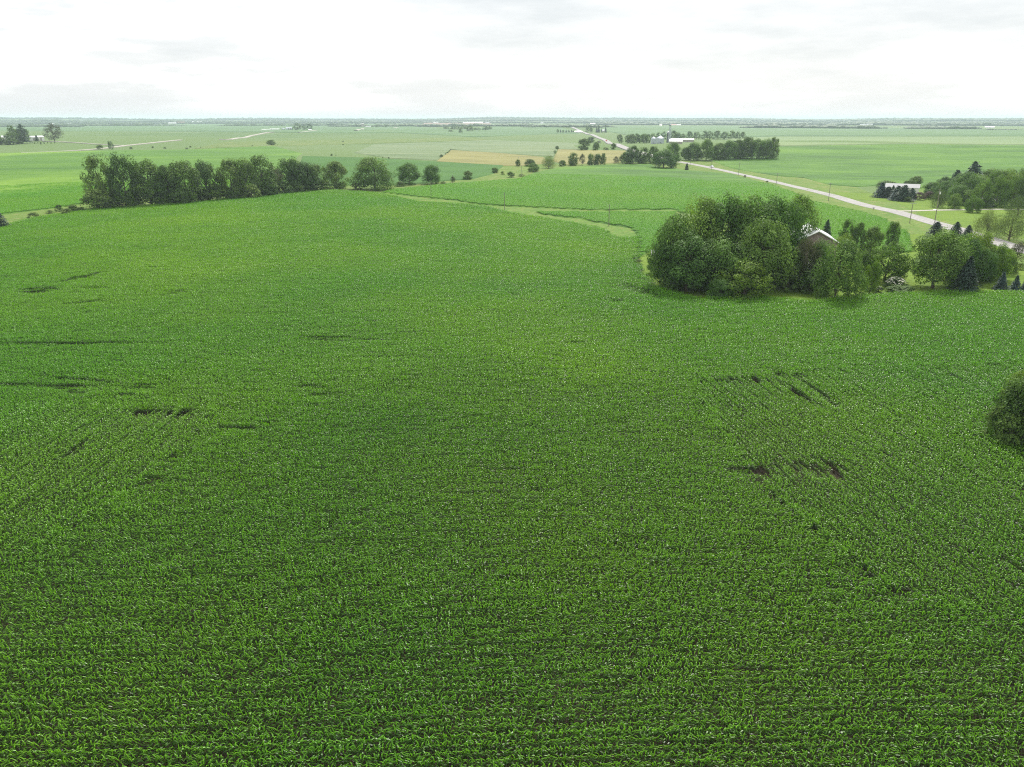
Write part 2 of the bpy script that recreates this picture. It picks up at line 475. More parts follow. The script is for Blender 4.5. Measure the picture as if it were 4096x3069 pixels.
def densify_px(pts, step=35.0):
    out = []
    for i, a in enumerate(pts):
        b = pts[(i + 1) % len(pts)]
        n = max(1, int(math.hypot(b[0] - a[0], b[1] - a[1]) / step))
        for k in range(n): out.append((a[0] + (b[0] - a[0]) * k / n, a[1] + (b[1] - a[1]) * k / n))
    return out

FIELDS = {}
rngF = np.random.default_rng(5)
def field(name, px, mat, lift, label, cat="field", grow=0.0004, jag=0.0, step=35.0):
    """px: outline in photograph pixels; laid on the terrain as a raised, skirted sheet"""
    pts = densify_px(px, step)
    W = [P(u, v) for u, v in pts]
    xy = [(w.x + float(rngF.normal(0, jag)), w.y + float(rngF.normal(0, jag))) for w in W]
    arr = np.array(xy)
    # interior points on a grid whose spacing follows the distance
    cand = []
    us = [p[0] for p in px]; vs_ = [max(p[1], 478) for p in px]
    du = max(30, (max(us) - min(us)) / 60); dv = max(6, (max(vs_) - min(vs_)) / 40)
    for v in np.arange(min(vs_), max(vs_), dv):
        for u in np.arange(min(us), max(us), du):
            d = ray(u, v)
            t = -CAM_H / d[2]
            cand.append((d[0] * t, d[1] * t))
    cand = np.array(cand) if cand else np.zeros((0, 2))
    if len(cand):
        cand = cand[inside(xy, cand[:, 0], cand[:, 1])]
    vv = [Vector(p) for p in xy] + [Vector(p) for p in cand]
    n = len(xy)
    ed = [(i, (i + 1) % n) for i in range(n)]
    ov, oe, of, *_ = delaunay_2d_cdt(vv, ed, [], 1, 1e-4)
    A = np.array([(p.x, p.y) for p in ov])
    D = np.hypot(A[:, 0], A[:, 1])
    Z = H(A[:, 0], A[:, 1]) + lift + grow * D
    verts = [(a[0], a[1], z) for a, z in zip(A, Z)]
    faces = []
    for f in of:
        p = [ov[i] for i in f]
        ar = sum(p[i].x * p[(i + 1) % len(p)].y - p[(i + 1) % len(p)].x * p[i].y for i in range(len(p)))
        faces.append(tuple(f) if ar > 0 else tuple(reversed(f)))
    # skirt
    cnt = {}
    for f in faces:
        for i in range(len(f)):
            e = (f[i], f[(i + 1) % len(f)])
            cnt[e] = cnt.get(e, 0) + 1
    bnd = [(a, b) for (a, b) in cnt if (b, a) not in cnt]
    onrm = {}
    for a, b in bnd:
        dx, dy = verts[b][0] - verts[a][0], verts[b][1] - verts[a][1]
        l = math.hypot(dx, dy) + 1e-9
        for q in (a, b):
            n_ = onrm.get(q, (0, 0)); onrm[q] = (n_[0] + dy / l, n_[1] - dx / l)
    low = {}
    for a, b in bnd:
        for q in (a, b):
            if q not in low:
                low[q] = len(verts)
                x, y, z = verts[q]; nx, ny = onrm[q]; l = math.hypot(nx, ny) + 1e-9
                drop = lift + grow * math.hypot(x, y) + 0.25
                verts.append((x + nx / l * drop * 2.2, y + ny / l * drop * 2.2, z - drop))
        faces.append((b, a, low[a], low[b]))
    me = bpy.data.meshes.new(name); me.from_pydata(verts, [], faces); me.update()
    o = link_mesh(name, me, mat)
    tag(o, label, cat, kind="structure")
    FIELDS.setdefault(name, []).append(xy)
    return o, xy

def strip(name, pts, width, mat, lift, label, cat="road", grow=0.0003, ragged=0.0, seg=14.0):
    """a road or path along ground points, 'across' runs 0..1 over its width"""
    W = [P(u, v) for u, v in pts]
    line = [Vector((w.x, w.y)) for w in W]
    # Catmull-Rom resample
    out = []
    for i in range(len(line) - 1):
        p0, p1, p2, p3 = line[max(i - 1, 0)], line[i], line[i + 1], line[min(i + 2, len(line) - 1)]
        n = max(2, int((p2 - p1).length / seg))
        for k in range(n):
            t = k / n
            out.append(0.5 * ((2 * p1) + (p2 - p0) * t + (2 * p0 - 5 * p1 + 4 * p2 - p3) * t * t + (3 * p1 - p0 - 3 * p2 + p3) * t ** 3))
    out.append(line[-1])
    nc = 6; v = []; f = []; ac = []
    rg = random.Random(7)
    for i, p in enumerate(out):
        t = (out[min(i + 1, len(out) - 1)] - out[max(i - 1, 0)]).normalized()
        nrm = Vector((t.y, -t.x))
        for k in range(nc + 1):
            s = k / nc
            wd = width * (s - 0.5)
            if k in (0, nc): wd += rg.uniform(-ragged, ragged)
            q = p + nrm * wd
            crown = 0.06 * (1 - (2 * s - 1) ** 2)
            v.append((q.x, q.y, float(H(q.x, q.y)) + lift + grow * q.length + crown)); ac.append(s)
    for i in range(len(out) - 1):
        for k in range(nc):
            a = i * (nc + 1) + k
            f.append((a, a + 1, a + nc + 2, a + nc + 1))
    # edge skirts
    base = len(v)
    for i in range(len(out)):
        for k in (0, nc):
            x, y, z = v[i * (nc + 1) + k]; v.append((x, y, z - lift - grow * math.hypot(x, y) - 0.3)); ac.append(k / nc)
    for i in range(len(out) - 1):
        a = i * (nc + 1); b = a + nc + 1
        f.append((a, b, base + 2 * i + 2, base + 2 * i)); f.append((b + nc, a + nc, base + 2 * i + 1, base + 2 * i + 3))
    me = bpy.data.meshes.new(name); me.from_pydata(v, [], f); me.update()
    at = me.attributes.new("across", 'FLOAT', 'POINT'); at.data.foreach_set("value", ac)
    o = link_mesh(name, me, mat)
    return tag(o, label, cat, kind="structure")

k = K
# near corn field (soil under the plants)
CORN_PX = [(-900, 3500), (-500, 1100), (0, 916), (156, 876), (345, 848), (389, 843), (780, 816), (1002, 799), (1151, 777), (1336, 767), (1507, 777),
           (1663, 812), (1847, 823), (1934, 831), (2042, 859), (2178, 880), (2314, 905), (2411, 926), (2444, 951), (2493, 962), (2560, 957),
           (2537, 1052), (2586, 1126), (2645, 1163), (2812, 1208), (3042, 1200), (3268, 1220), (3400, 1200), (3526, 1192), (3809, 1180), (4096, 1182), (4700, 1200), (5200, 3500)]
_, CORN_XY = field("soil", CORN_PX, M['soil'], 0.03, "dark bare soil under the near corn field", "soil", grow=0.0, step=60)
SOY_UP_PX = [(1530, 772), (1570, 761), (1690, 748), (1820, 735), (2079, 716), (2138, 694), (2227, 674), (2380, 664), (2600, 657), (2621, 671), (2702, 676), (2736, 683),
             (2858, 692), (2926, 697), (2953, 708), (3039, 729), (3107, 747), (3158, 767), (3235, 806), (3330, 826), (3415, 845), (3528, 880), (3595, 920), (3632, 935),
             (3640, 1010), (3500, 1010), (3300, 960), (3100, 900), (2720, 850), (2694, 841), (2380, 843), (2079, 829), (1931, 821), (1820, 803), (1653, 787)]
SOY_LOW_PX = [(2153, 851), (2380, 853), (2700, 852), (2720, 900), (2642, 988), (2570, 1018), (2540, 1050), (2562, 952), (2530, 915), (2438, 900), (2314, 876), (2232, 868), (2170, 858)]
_, SOYU_XY = field("soybean_field", SOY_UP_PX, M['f_soy'], 0.30, "bright green soybean hill beyond the grass strip")
_, SOYL_XY = field("soybean_field", SOY_LOW_PX, M['f_soy'], 0.30, "small green crop wedge beside the tall field pole")
SOY_LEFT_PX = [(-700, 870), (0, 860), (200, 838), (345, 815), (500, 790), (800, 760), (1150, 735), (1180, 640), (1190, 622), (1205, 615), (1090, 586), (940, 592), (780, 600), (400, 605), (0, 615), (-800, 640)]
_, SOYLF_XY = field("soybean_field", SOY_LEFT_PX, M['f_soyleft'], 0.30, "yellow green field behind the long tree row")
DEEP_PX = [(1212, 628), (1466, 634), (1560, 639), (2010, 665), (1968, 697), (1883, 718), (1768, 725), (1700, 735), (1560, 740), (1300, 745), (1180, 730)]
_, DEEP_XY = field("corn_field", DEEP_PX, M['f_deep'], 0.6, "deep green rectangular field behind the round trees")
field("wheat_field", [(1749, 648), (1805, 603), (2000, 615), (2172, 631), (2180, 655), (2120, 664), (2014, 665)], M['f_wheat'], 0.5, "tan ripe grain field left of the fence trees")
field("wheat_field", [(2233, 600), (2335, 603), (2396, 604), (2500, 605), (2485, 618), (2476, 652), (2422, 656), (2270, 660), (2217, 646)], M['f_wheat'], 0.5, "tan ripe grain field beside the road trees")
field("hay_field", [(1500, 578), (1949, 563), (2309, 574), (2316, 599), (2227, 599), (2212, 627), (1997, 614), (1805, 600), (1745, 642), (1560, 634), (1420, 612)], M['f_sage'], 0.35, "pale sage hay field with faint stripes")
_, RIGHT_XY = field("soybean_field", [(2849, 645), (2926, 672), (3000, 688), (3100, 703), (3217, 712), (3316, 739), (3424, 748), (3530, 742), (3685, 757), (3800, 760), (4096, 745), (4700, 770), (4700, 600), (4096, 584), (3595, 579), (3100, 588), (2850, 600)],
      M['f_soy'], 0.30, "broad green field right of the road")
field("corn_field", [(3100, 586), (3595, 577), (4096, 581), (4700, 588), (4700, 550), (4096, 549), (3100, 549), (2900, 556)], M['f_light'], 0.8, "pale far crop strip right of the road")
field("corn_field", [(2560, 545), (2900, 553), (3100, 546), (4096, 546), (4700, 546), (4700, 517), (4096, 520), (3560, 514), (3100, 507), (2430, 507), (2380, 520)], M['f_far'], 0.8, "blue green far field below the right woods")
field("corn_field", [(1600, 532), (1900, 549), (2200, 537), (2312, 536), (2250, 512), (1990, 508), (1820, 523)], M['f_far'], 0.8, "blue green far field left of the road bend")
field("corn_field", [(900, 528), (1260, 533), (1600, 532), (1800, 520), (1560, 500), (1300, 497), (-300, 500), (-300, 525), (500, 526)], M['f_far'], 0.8, "blue green far fields in front of the left woods")
field("bare_field", [(1690, 499), (1960, 499), (1960, 493), (1700, 493)], M['f_brown'], 0.8, "brown bare far field by the long white barn")
field("pasture", [(1080, 585), (1500, 575), (1950, 561), (1900, 552), (1400, 560), (900, 570), (780, 595)], M['pasture'], 0.2, "yellowish grazed pasture in the valley", "pasture")
# grass along the fence line and in the near fields
field("grass_waterway", [(1500, 776), (1530, 770), (1653, 787), (1820, 803), (1931, 821), (2079, 829), (2380, 842), (2694, 840), (2720, 852), (2380, 854), (2153, 851), (2170, 858), (2314, 876), (2438, 900), (2530, 915),
                        (2565, 955), (2493, 965), (2444, 953), (2411, 928), (2314, 907), (2178, 882), (2042, 861), (1934, 833), (1847, 825), (1663, 814)], M['waterway'], 0.04, "pale grass strip curving between the two crops", "grass strip", grow=0.0003)
field("fence_verge", [(-300, 960), (0, 918), (156, 878), (345, 850), (780, 818), (1002, 801), (1151, 779), (1336, 769), (1507, 779), (1570, 763), (1700, 750), (1820, 737), (2079, 718), (2138, 696), (2227, 676), (2380, 666), (2600, 659), (2620, 650), (2476, 650), (2270, 662), (2180, 655),
                     (2014, 666), (1968, 699), (1883, 720), (1768, 727), (1560, 742), (1180, 732), (800, 762), (345, 817), (0, 862), (-300, 880)], M['verge'], 0.05, "rough grassy fence line running across the valley", "verge", grow=0.0003)
field("lawn", [(2572, 1020), (2537, 1054), (2586, 1128), (2645, 1165), (2812, 1210), (3042, 1202), (3268, 1222), (3400, 1202), (3526, 1194), (3809, 1182), (4096, 1184), (4700, 1202), (4700, 1130), (4096, 1065), (3900, 1000), (3700, 935), (3640, 940), (3645, 1012), (3500, 1012),
              (3300, 962), (3100, 902), (2722, 880), (2645, 990)], M['lawn'], 0.06, "mown lawn around the barn and shade trees", "lawn", grow=0.0003)
field("lawn", [(3585, 812), (3700, 865), (3806, 893), (3960, 930), (4096, 958), (4700, 1090), (4700, 760), (4096, 740), (3800, 752), (3690, 760), (3480, 775), (3330, 770), (3400, 795)], M['lawn'], 0.06, "mown yellow green lawn across the road", "lawn", grow=0.0003)
field("road_verge", [(2600, 658), (2700, 640), (2849, 646), (2926, 676), (3100, 705), (3217, 714), (3316, 741), (3424, 750), (3480, 772), (3330, 772), (3400, 797), (3585, 812), (3700, 868), (3960, 930), (4096, 960), (4700, 1093), (4700, 1130), (4096, 1062), (3900, 1002), (3700, 937), (3632, 937),
                    (3595, 922), (3528, 882), (3415, 847), (3330, 828), (3235, 808), (3158, 769), (3107, 749), (3039, 731), (2953, 710), (2926, 699), (2858, 694), (2736, 685), (2702, 678)], M['verge'], 0.04, "grassy roadside verge with dry straw patches", "verge", grow=0.0003)

# ------------------------------------------------------------------ roads
strip("road", [(4700, 1165), (4400, 1083), (4096, 1002), (3802, 912), (3727, 891), (3600, 853), (3450, 820), (3325, 783), (3190, 751), (3050, 718), (2926, 691), (2820, 668), (2714, 648.5)], 9.0, M['road'], 0.12, "pale concrete country road crossing the fields", "road", ragged=0.3)
strip("road", [(2700, 646), (2600, 624), (2500, 594), (2460, 578), (2426, 565.5), (2386, 549), (2349, 537), (2330, 530), (2315, 523), (2296, 513.5), (2276, 507)], 11.0, M['road'], 0.5, "far stretch of the pale road climbing past farms", "road", grow=0.0004)
strip("driveway", [k('c', 480, 672), k('c', 650, 672), k('c', 1000, 662), k('c', 1500, 655), k('c', 1900, 648), k('c', 2300, 655)], 4.2, M['gravel'], 0.18, "light driveway leading to the house behind trees", "driveway", ragged=0.2)
strip("gravel_road", [k(1, 230, 468), k(1, 600, 455), k(1, 1000, 430), k(1, 1345, 391), k(1, 1600, 364), k(1, 1950, 328)], 7.5, M['gravel'], 0.3, "long pale gravel road in the left valley", "road", grow=0.0005)
strip("driveway", [k(1, 470, 341), k(1, 700, 350), k(1, 1000, 370), k(1, 1345, 389)], 5.0, M['gravel'], 0.3, "thin gravel drive to the left farm", "driveway", grow=0.0005)
strip("gravel_road", [k(2, 265, 323), k(2, 420, 316), k(2, 600, 285), k(2, 760, 252), k(2, 860, 244)], 9, M['gravel'], 0.3, "pale gravel road bending toward the far barns", "road", grow=0.0006)
strip("gravel_road", [k(2, 1125, 249), k(2, 1200, 239), k(2, 1310, 225)], 10, M['gravel'], 0.3, "short gravel road below the far farm trees", "road", grow=0.0006)
strip("gravel_road", [k(2, 1735, 225), k(2, 1770, 216), k(2, 1812, 206)], 12, M['gravel'], 0.3, "short pale road below the distant silo", "road", grow=0.0006)
strip("gravel_road", [k(3, 45, 201), k(3, 130, 186), k(3, 232, 164)], 16, M['gravel'], 0.3, "pale distant road left of the bare field", "road", grow=0.0006)

# ------------------------------------------------------------------ corn plants
rng = np.random.default_rng(11)
def blade(base, az, length, rise, droop, width, tint, roll, V, Fc, T, seg=3):
    n0 = len(V); ca, sa = math.cos(az), math.sin(az)
    x = 0.0; z = 0.0; ang = rise
    for i in range(seg + 1):
        t = i / seg
        w = width * (0.55 + 0.9 * t) * (1 - t) ** 0.55 if i < seg else 0.0
        w = max(w, 0.0)
        cx, cy_, cz = base[0] + ca * x, base[1] + sa * x, base[2] + z
        if i < seg:
            tw = roll * t
            ox, oy, oz = -sa * math.cos(tw) * w, ca * math.cos(tw) * w, math.sin(tw) * w
            V.append((cx - ox, cy_ - oy, cz - oz)); V.append((cx + ox, cy_ + oy, cz + oz)); T += [tint, tint]
        else:
            V.append((cx, cy_, cz)); T.append(tint)
        stp = length / seg
        x += math.cos(ang) * stp; z += math.sin(ang) * stp
        ang -= droop / seg
    for i in range(seg - 1):
        a = n0 + 2 * i
        Fc.append((a, a + 1, a + 3, a + 2))
    a = n0 + 2 * (seg - 1)
    Fc.append((a, a + 1, a + 2))

def corn_plant(ox, oy, r, V, Fc, T, sc=1.0, nl=8):
    h = r.uniform(1.0, 1.25) * sc
    n0 = len(V)
    for zz, rr in ((0, .016), (h, .009)):
        for q in range(3):
            an = q * 2.094; V.append((ox + rr * math.cos(an), oy + rr * math.sin(an), zz)); T.append(0.25)
    for q in range(3): Fc.append((n0 + q, n0 + (q + 1) % 3, n0 + 3 + (q + 1) % 3, n0 + 3 + q))
    a0 = r.uniform(0, math.pi)
    for i in range(nl):
        t = i / (nl - 1)
        az = a0 + i * math.pi + r.normal(0, 0.5)
        z = h * (0.34 + 0.66 * t)
        if t > 0.68:
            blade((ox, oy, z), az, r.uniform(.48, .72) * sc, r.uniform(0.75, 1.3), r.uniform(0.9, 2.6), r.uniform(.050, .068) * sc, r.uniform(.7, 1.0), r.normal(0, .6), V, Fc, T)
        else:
            blade((ox, oy, z), az, r.uniform(.62, .90) * sc, r.uniform(0.6, 1.0), r.uniform(1.6, 2.6), r.uniform(.060, .082) * sc, 0.02 + 0.55 * t + r.uniform(-.08, .12), r.normal(0, .7), V, Fc, T)  # lower leaves darker with age, plus painted shade of the row gaps

def to_mesh(name, V, Fc, T, mat, smooth=False):
    me = bpy.data.meshes.new(name); me.from_pydata(V, [], Fc); me.update()
    at = me.attributes.new("tint", 'FLOAT', 'POINT'); at.data.foreach_set("value", np.clip(np.array(T, dtype=np.float32), 0, 1))
    me.materials.append(mat)
    if smooth: me.polygons.foreach_set("use_smooth", [True] * len(me.polygons))
    return me

CHUNK, ROW = 3.0, 0.76
src_col = bpy.data.collections.new("crop_sources")        # instanced only, never linked to the scene
def source(name, me, col):
    o = bpy.data.objects.new(name, me); col.objects.link(o); return o

corn_src = bpy.data.collections.new("corn_row_sources")
for i in range(16):
    r = np.random.default_rng(100 + i); V, Fc, T = [], [], []
    for x in np.arange(-CHUNK / 2, CHUNK / 2 - 0.01, 0.235 if i < 8 else 0.25):
        if r.random() < 0.05: continue
        corn_plant(x + r.uniform(-.04, .04), r.normal(0, .03), r, V, Fc, T, nl=8 if i < 8 else 7)
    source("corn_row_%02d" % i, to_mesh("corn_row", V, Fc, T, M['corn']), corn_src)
STILE = 4 * ROW
soy_src = bpy.data.collections.new("soybean_tile_sources")
for i in range(5):
    r = np.random.default_rng(300 + i); V, Fc, T = [], [], []
    n = 900
    for q in range(n):
        row = r.integers(0, 4)
        x = r.uniform(-STILE / 2, STILE / 2); y = (row - 1.5) * ROW + r.normal(0, 0.17)
        z = 0.75 - 1.6 * (y - (row - 1.5) * ROW) ** 2 * 4 * 0.5 + r.uniform(-.16, .08)
        s = r.uniform(.06, .11)
        nx, ny = r.normal(0, .45), r.normal(0, .45)
        a = r.uniform(0, 6.28); ux, uy = math.cos(a), math.sin(a)
        n0 = len(V)
        for (p_, q_) in ((1.2, 0), (0, .9), (-1.2, 0), (0, -.9)):
            dx = (ux * p_ - uy * q_) * s; dy = (uy * p_ + ux * q_) * s
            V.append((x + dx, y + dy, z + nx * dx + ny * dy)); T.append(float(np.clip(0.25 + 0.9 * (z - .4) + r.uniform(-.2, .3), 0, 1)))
        Fc.append((n0, n0 + 1, n0 + 2, n0 + 3))
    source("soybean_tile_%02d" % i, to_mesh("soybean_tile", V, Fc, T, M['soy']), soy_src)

def instancer(name, pts, rots, scales, idx, col, label, cat):
    me = bpy.data.meshes.new(name)
    me.from_pydata(np.asarray(pts).tolist(), [], []); me.update()
    a = me.attributes.new("rot", 'FLOAT_VECTOR', 'POINT'); a.data.foreach_set("vector", np.asarray(rots, np.float32).ravel())
    a = me.attributes.new("scl", 'FLOAT_VECTOR', 'POINT'); a.data.foreach_set("vector", np.asarray(scales, np.float32).ravel())
    a = me.attributes.new("idx", 'INT', 'POINT'); a.data.foreach_set("value", np.asarray(idx, np.int32))
    o = bpy.data.objects.new(name, me); COL.objects.link(o)
    ng = bpy.data.node_groups.new(name, 'GeometryNodeTree')
    ng.interface.new_socket("Geometry", in_out='INPUT', socket_type='NodeSocketGeometry')
    ng.interface.new_socket("Geometry", in_out='OUTPUT', socket_type='NodeSocketGeometry')
    gi, go = ng.nodes.new("NodeGroupInput"), ng.nodes.new("NodeGroupOutput")
    ci = ng.nodes.new("GeometryNodeCollectionInfo")
    ci.inputs["Collection"].default_value = col
    ci.inputs["Separate Children"].default_value = True
    ci.inputs["Reset Children"].default_value = True
    ip = ng.nodes.new("GeometryNodeInstanceOnPoints")
    ip.inputs["Pick Instance"].default_value = True
    def named(n, t):
        q = ng.nodes.new("GeometryNodeInputNamedAttribute"); q.data_type = t; q.inputs["Name"].default_value = n
        return [s for s in q.outputs if s.enabled and s.name == "Attribute"][0]
    e2r = ng.nodes.new("FunctionNodeEulerToRotation")
    ng.links.new(named("rot", 'FLOAT_VECTOR'), e2r.inputs[0])
    ng.links.new(gi.outputs[0], ip.inputs["Points"])
    ng.links.new(ci.outputs[0], ip.inputs["Instance"])
    ng.links.new(named("idx", 'INT'), ip.inputs["Instance Index"])
    ng.links.new(e2r.outputs[0], ip.inputs["Rotation"])
    ng.links.new(named("scl", 'FLOAT_VECTOR'), ip.inputs["Scale"])
    ng.links.new(ip.outputs[0], go.inputs[0])
    md = o.modifiers.new("instances", 'NODES'); md.node_group = ng
    return tag(o, label, cat, kind="stuff")

def wxy(px): return [(P(u, v).x, P(u, v).y) for u, v in px]
ZONE_R = wxy([(2760, 1545), (3300, 1500), (4096, 1480), (4700, 1480), (4700, 2560), (4096, 2490), (3560, 2400), (3150, 2060), (2930, 1850)])
ZONE_L = wxy([(-600, 1660), (880, 1660), (700, 1840), (480, 2040), (0, 2300), (-600, 2420)])
def heading(a, b):
    p, q = P(*a), P(*b); return math.atan2(q.y - p.y, q.x - p.x)
TH_R = heading((3161, 1567), (3247, 1626))
TH_L = heading((492, 2017), (687, 1843))

# gaps and thin spots in the stand: (photo px centre, half length px, half height px, slope, strength)
GAPS = [((165, 1168), 75, 11, -0.10, .95), ((330, 1115), 90, 6, -0.22, .8), ((250, 1382), 330, 6, -0.01, .8), ((1310, 1356), 120, 4, 0.01, .9), ((1320, 1370), 100, 4, 0, .8), ((1480, 1368), 60, 4, 0, .7),
        ((190, 1552), 230, 8, 0.02, .8), ((330, 1528), 150, 6, 0.08, .8), ((290, 1575), 45, 12, 0.1, .95), ((560, 1558), 60, 9, 0, .8), ((660, 1655), 160, 12, 0.02, .85), ((490, 1590), 40, 8, 0, .7),
        ((310, 1812), 40, 16, -0.5, .85), ((590, 1935), 130, 9, -0.85, .85), ((940, 1722), 90, 7, 0, .7), ((2940, 1532), 150, 9, 0.01, .85), ((3205, 1597), 75, 8, 0.68, .95), ((3280, 1585), 80, 8, 0.68, .85),
        ((3165, 1515), 50, 8, 0, .8), ((3240, 1880), 140, 16, 0.0, .95), ((2990, 1892), 90, 12, 0.02, .9), ((3300, 1900), 60, 12, 0, .9), ((2060, 1180), 16, 9, 0, .95), ((2560, 1170), 80, 16, 0.3, .8),
        ((2700, 1165), 120, 12, 0.3, .6), ((2470, 1210), 40, 8, 0, .5), ((1230, 1560), 50, 6, .1, .7), ((1300, 1590), 50, 6, 0, .7), ((370, 1160), 60, 6, 0, .5), ((700, 1180), 40, 7, -.2, .6), ((340, 1220), 70, 6, -.1, .6), ((2300, 1380), 60, 5, 0, .5), ((1800, 2440), 40, 12, 0, .6)]
def gap_strength(u, v):
    g = np.zeros(np.shape(u))
    for (cx, cy_), hl, hh, sl, st in GAPS:
        du = np.asarray(u) - cx; dv = np.asarray(v) - (cy_ + sl * du)
        q = (du / hl) ** 2 + (dv / hh) ** 2
        g = np.maximum(g, st * np.clip(1.6 - q, 0, 1))
    return g

def lownoise(x, y):
    return (np.sin(x / 13.1 + 1.3 * np.sin(y / 17.7)) * np.sin(y / 9.7 + 1.1 * np.sin(x / 21.3)) + 0.6 * np.sin(x / 5.3 + y / 7.1) * np.sin(y / 4.1 - x / 6.3)) / 1.6

NEAR_R = 520.0
IND_Y = None
def row_y(x): return IND_Y + 1.6 * np.sin(x / 48.0) + 0.35 * np.sin(x / 13.0 + 1)
def corn_rows():
    pts, rots, scl, idx = [], [], [], []
    def lay(theta, sel, bend):
        ext = 520.0
        ct, st = math.cos(theta), math.sin(theta)
        nrow = int(ext * 2 / ROW); ncol = int(ext * 2 / CHUNK)
        I, J = np.meshgrid(np.arange(-nrow // 2, nrow // 2), np.arange(-ncol // 2, ncol // 2), indexing='ij')
        off = rng.uniform(0, CHUNK, nrow)[(I + nrow // 2).clip(0, nrow - 1)]
        lx = J * CHUNK + off; ly = I * ROW + bend * (1.6 * np.sin(lx / 48.0) + 0.35 * np.sin(lx / 13.0 + 1))
        sl = bend * (1.6 / 48 * np.cos(lx / 48.0) + 0.35 / 13 * np.cos(lx / 13.0 + 1))
        X = (lx * ct - ly * st).ravel(); Y = (lx * st + ly * ct).ravel(); A = (theta + np.arctan(sl)).ravel(); RI = I.ravel()
        D = np.hypot(X, Y)
        m = (Y > 22) & (D < NEAR_R) & (np.abs(X) < 0.80 * Y + 22)
        X, Y, A, RI = X[m], Y[m], A[m], RI[m]
        ex, ey = 0.5 * np.cos(A), 0.5 * np.sin(A)
        m = inside(CORN_XY, X, Y) & (sel(X, Y) | sel(X + ex, Y + ey) | sel(X - ex, Y - ey))
        return X[m], Y[m], A[m]
    inR = lambda X, Y: inside(ZONE_R, X, Y)
    inL = lambda X, Y: inside(ZONE_L, X, Y)
    for th, sel, bend in ((0.0, lambda X, Y: ~(inR(X, Y) | inL(X, Y)), 1.0), (TH_R, inR, 0.4), (TH_L, inL, 0.4)):
        X, Y, A = lay(th, sel, bend)
        Z = H(X, Y)
        u, v, dep = proj(X, Y, Z + 0.8)
        m = v < 3069 + 420
        g = gap_strength(u, v)
        m &= rng.random(len(X)) > g * g * 0.42
        m &= ~((np.abs(X) < 34.6) & (np.abs(Y - row_y(X)) < 0.37) & (th == 0.0))
        X, Y, A, Z, g = X[m], Y[m], A[m], Z[m], g[m]
        n = len(X)
        s = 1.16 + 0.12 * lownoise(X, Y) + 0.06 * lownoise(X * .23 + 40, Y * .31) + rng.normal(0, 0.06, n) - 0.55 * g
        w = 1.0 + rng.normal(0, 0.04, n)
        fl = rng.integers(0, 2, n) * math.pi
        pts.append(np.stack([X, Y, Z + 0.02], -1)); rots.append(np.stack([np.zeros(n), np.zeros(n), A + fl], -1))
        thin = 1 - sstep(85, 150, np.hypot(X, Y) + 22 * lownoise(X * .4 + 9, Y * .4))     # the stand is more open on the near slope
        b = (rng.random(n) < thin)
        scl.append(np.stack([w, (0.70 - 0.13 * thin) * s, s * (1 - 0.05 * thin)], -1)); idx.append(rng.integers(0, 8, n) + 8 * b)
    return [np.concatenate(q) for q in (pts, rots, scl, idx)]

def tiles(poly, theta, rmin, rmax, nvar=5, sc=1.0):
    ext = rmax + 20; ct, st = math.cos(theta), math.sin(theta)
    n = int(ext * 2 / STILE)
    I, J = np.meshgrid(np.arange(-n // 2, n // 2), np.arange(-n // 2, n // 2), indexing='ij')
    lx = (J * STILE).ravel(); ly = (I * STILE).ravel()
    X = lx * ct - ly * st; Y = lx * st + ly * ct
    D = np.hypot(X, Y)
    m = (D >= rmin) & (D < rmax) & (Y > 22) & (np.abs(X) < 0.80 * Y + 30)
    X, Y, D = X[m], Y[m], D[m]
    m = inside(poly, X, Y)
    X, Y, D = X[m], Y[m], D[m]; n = len(X)
    e = 3.0
    sx = (H(X + e, Y) - H(X - e, Y)) / (2 * e); sy = (H(X, Y + e) - H(X, Y - e)) / (2 * e)
    lxs, lys = sx * ct + sy * st, -sx * st + sy * ct
    fl = rng.integers(0, 2, n) * math.pi
    sgn = np.where(fl > 1, -1, 1)
    s = sc * (1.0 + 0.10 * lownoise(X * 0.7, Y * 0.7) + rng.normal(0, 0.03, n))
    # the stand thins out into the canopy sheet with distance
    z = H(X, Y) + 0.05 + 0.0004 * D - 0.50 * sstep(rmax - 220, rmax, D)
    pts = np.stack([X, Y, z], -1); rots = np.stack([lys * sgn, -lxs * sgn, theta + fl], -1)
    scl = np.stack([np.ones(n), np.ones(n), s], -1)
    return pts, rots, scl, rng.integers(0, nvar, n)

# the nearest whole row is built plant by plant
pb = P(2048, 3010); IND_Y = round(pb.y / ROW) * ROW
q = corn_rows()
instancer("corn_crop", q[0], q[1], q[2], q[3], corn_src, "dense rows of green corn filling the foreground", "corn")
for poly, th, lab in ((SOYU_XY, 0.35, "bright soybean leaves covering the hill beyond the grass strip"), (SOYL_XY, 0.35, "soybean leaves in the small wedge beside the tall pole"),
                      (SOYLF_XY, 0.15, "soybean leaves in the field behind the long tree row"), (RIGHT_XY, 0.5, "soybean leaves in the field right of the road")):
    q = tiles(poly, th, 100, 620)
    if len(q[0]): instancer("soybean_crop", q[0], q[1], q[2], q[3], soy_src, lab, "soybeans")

ind_meshes = []
for i in range(8):
    r = np.random.default_rng(400 + i); V, Fc, T = [], [], []
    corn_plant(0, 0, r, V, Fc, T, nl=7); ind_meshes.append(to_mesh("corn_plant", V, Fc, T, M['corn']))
rr = random.Random(3)
for i in range(300):
    x = -35.2 + 70.4 * (i + 0.5) / 300 + rr.uniform(-.04, .04)
    o = bpy.data.objects.new("corn_plant", ind_meshes[rr.randrange(8)]); COL.objects.link(o)
    y = float(row_y(x))
    o.location = (x, y, float(H(x, y)) + 0.02)
    o.rotation_euler = (0, 0, rr.choice((0, math.pi)) + rr.uniform(-.3, .3)); s = rr.uniform(1.0, 1.2); o.scale = (s, 0.58 * s, s)
    tag(o, "single corn plant in the nearest full row along the bottom edge", "corn plant", "corn plants of the nearest row")

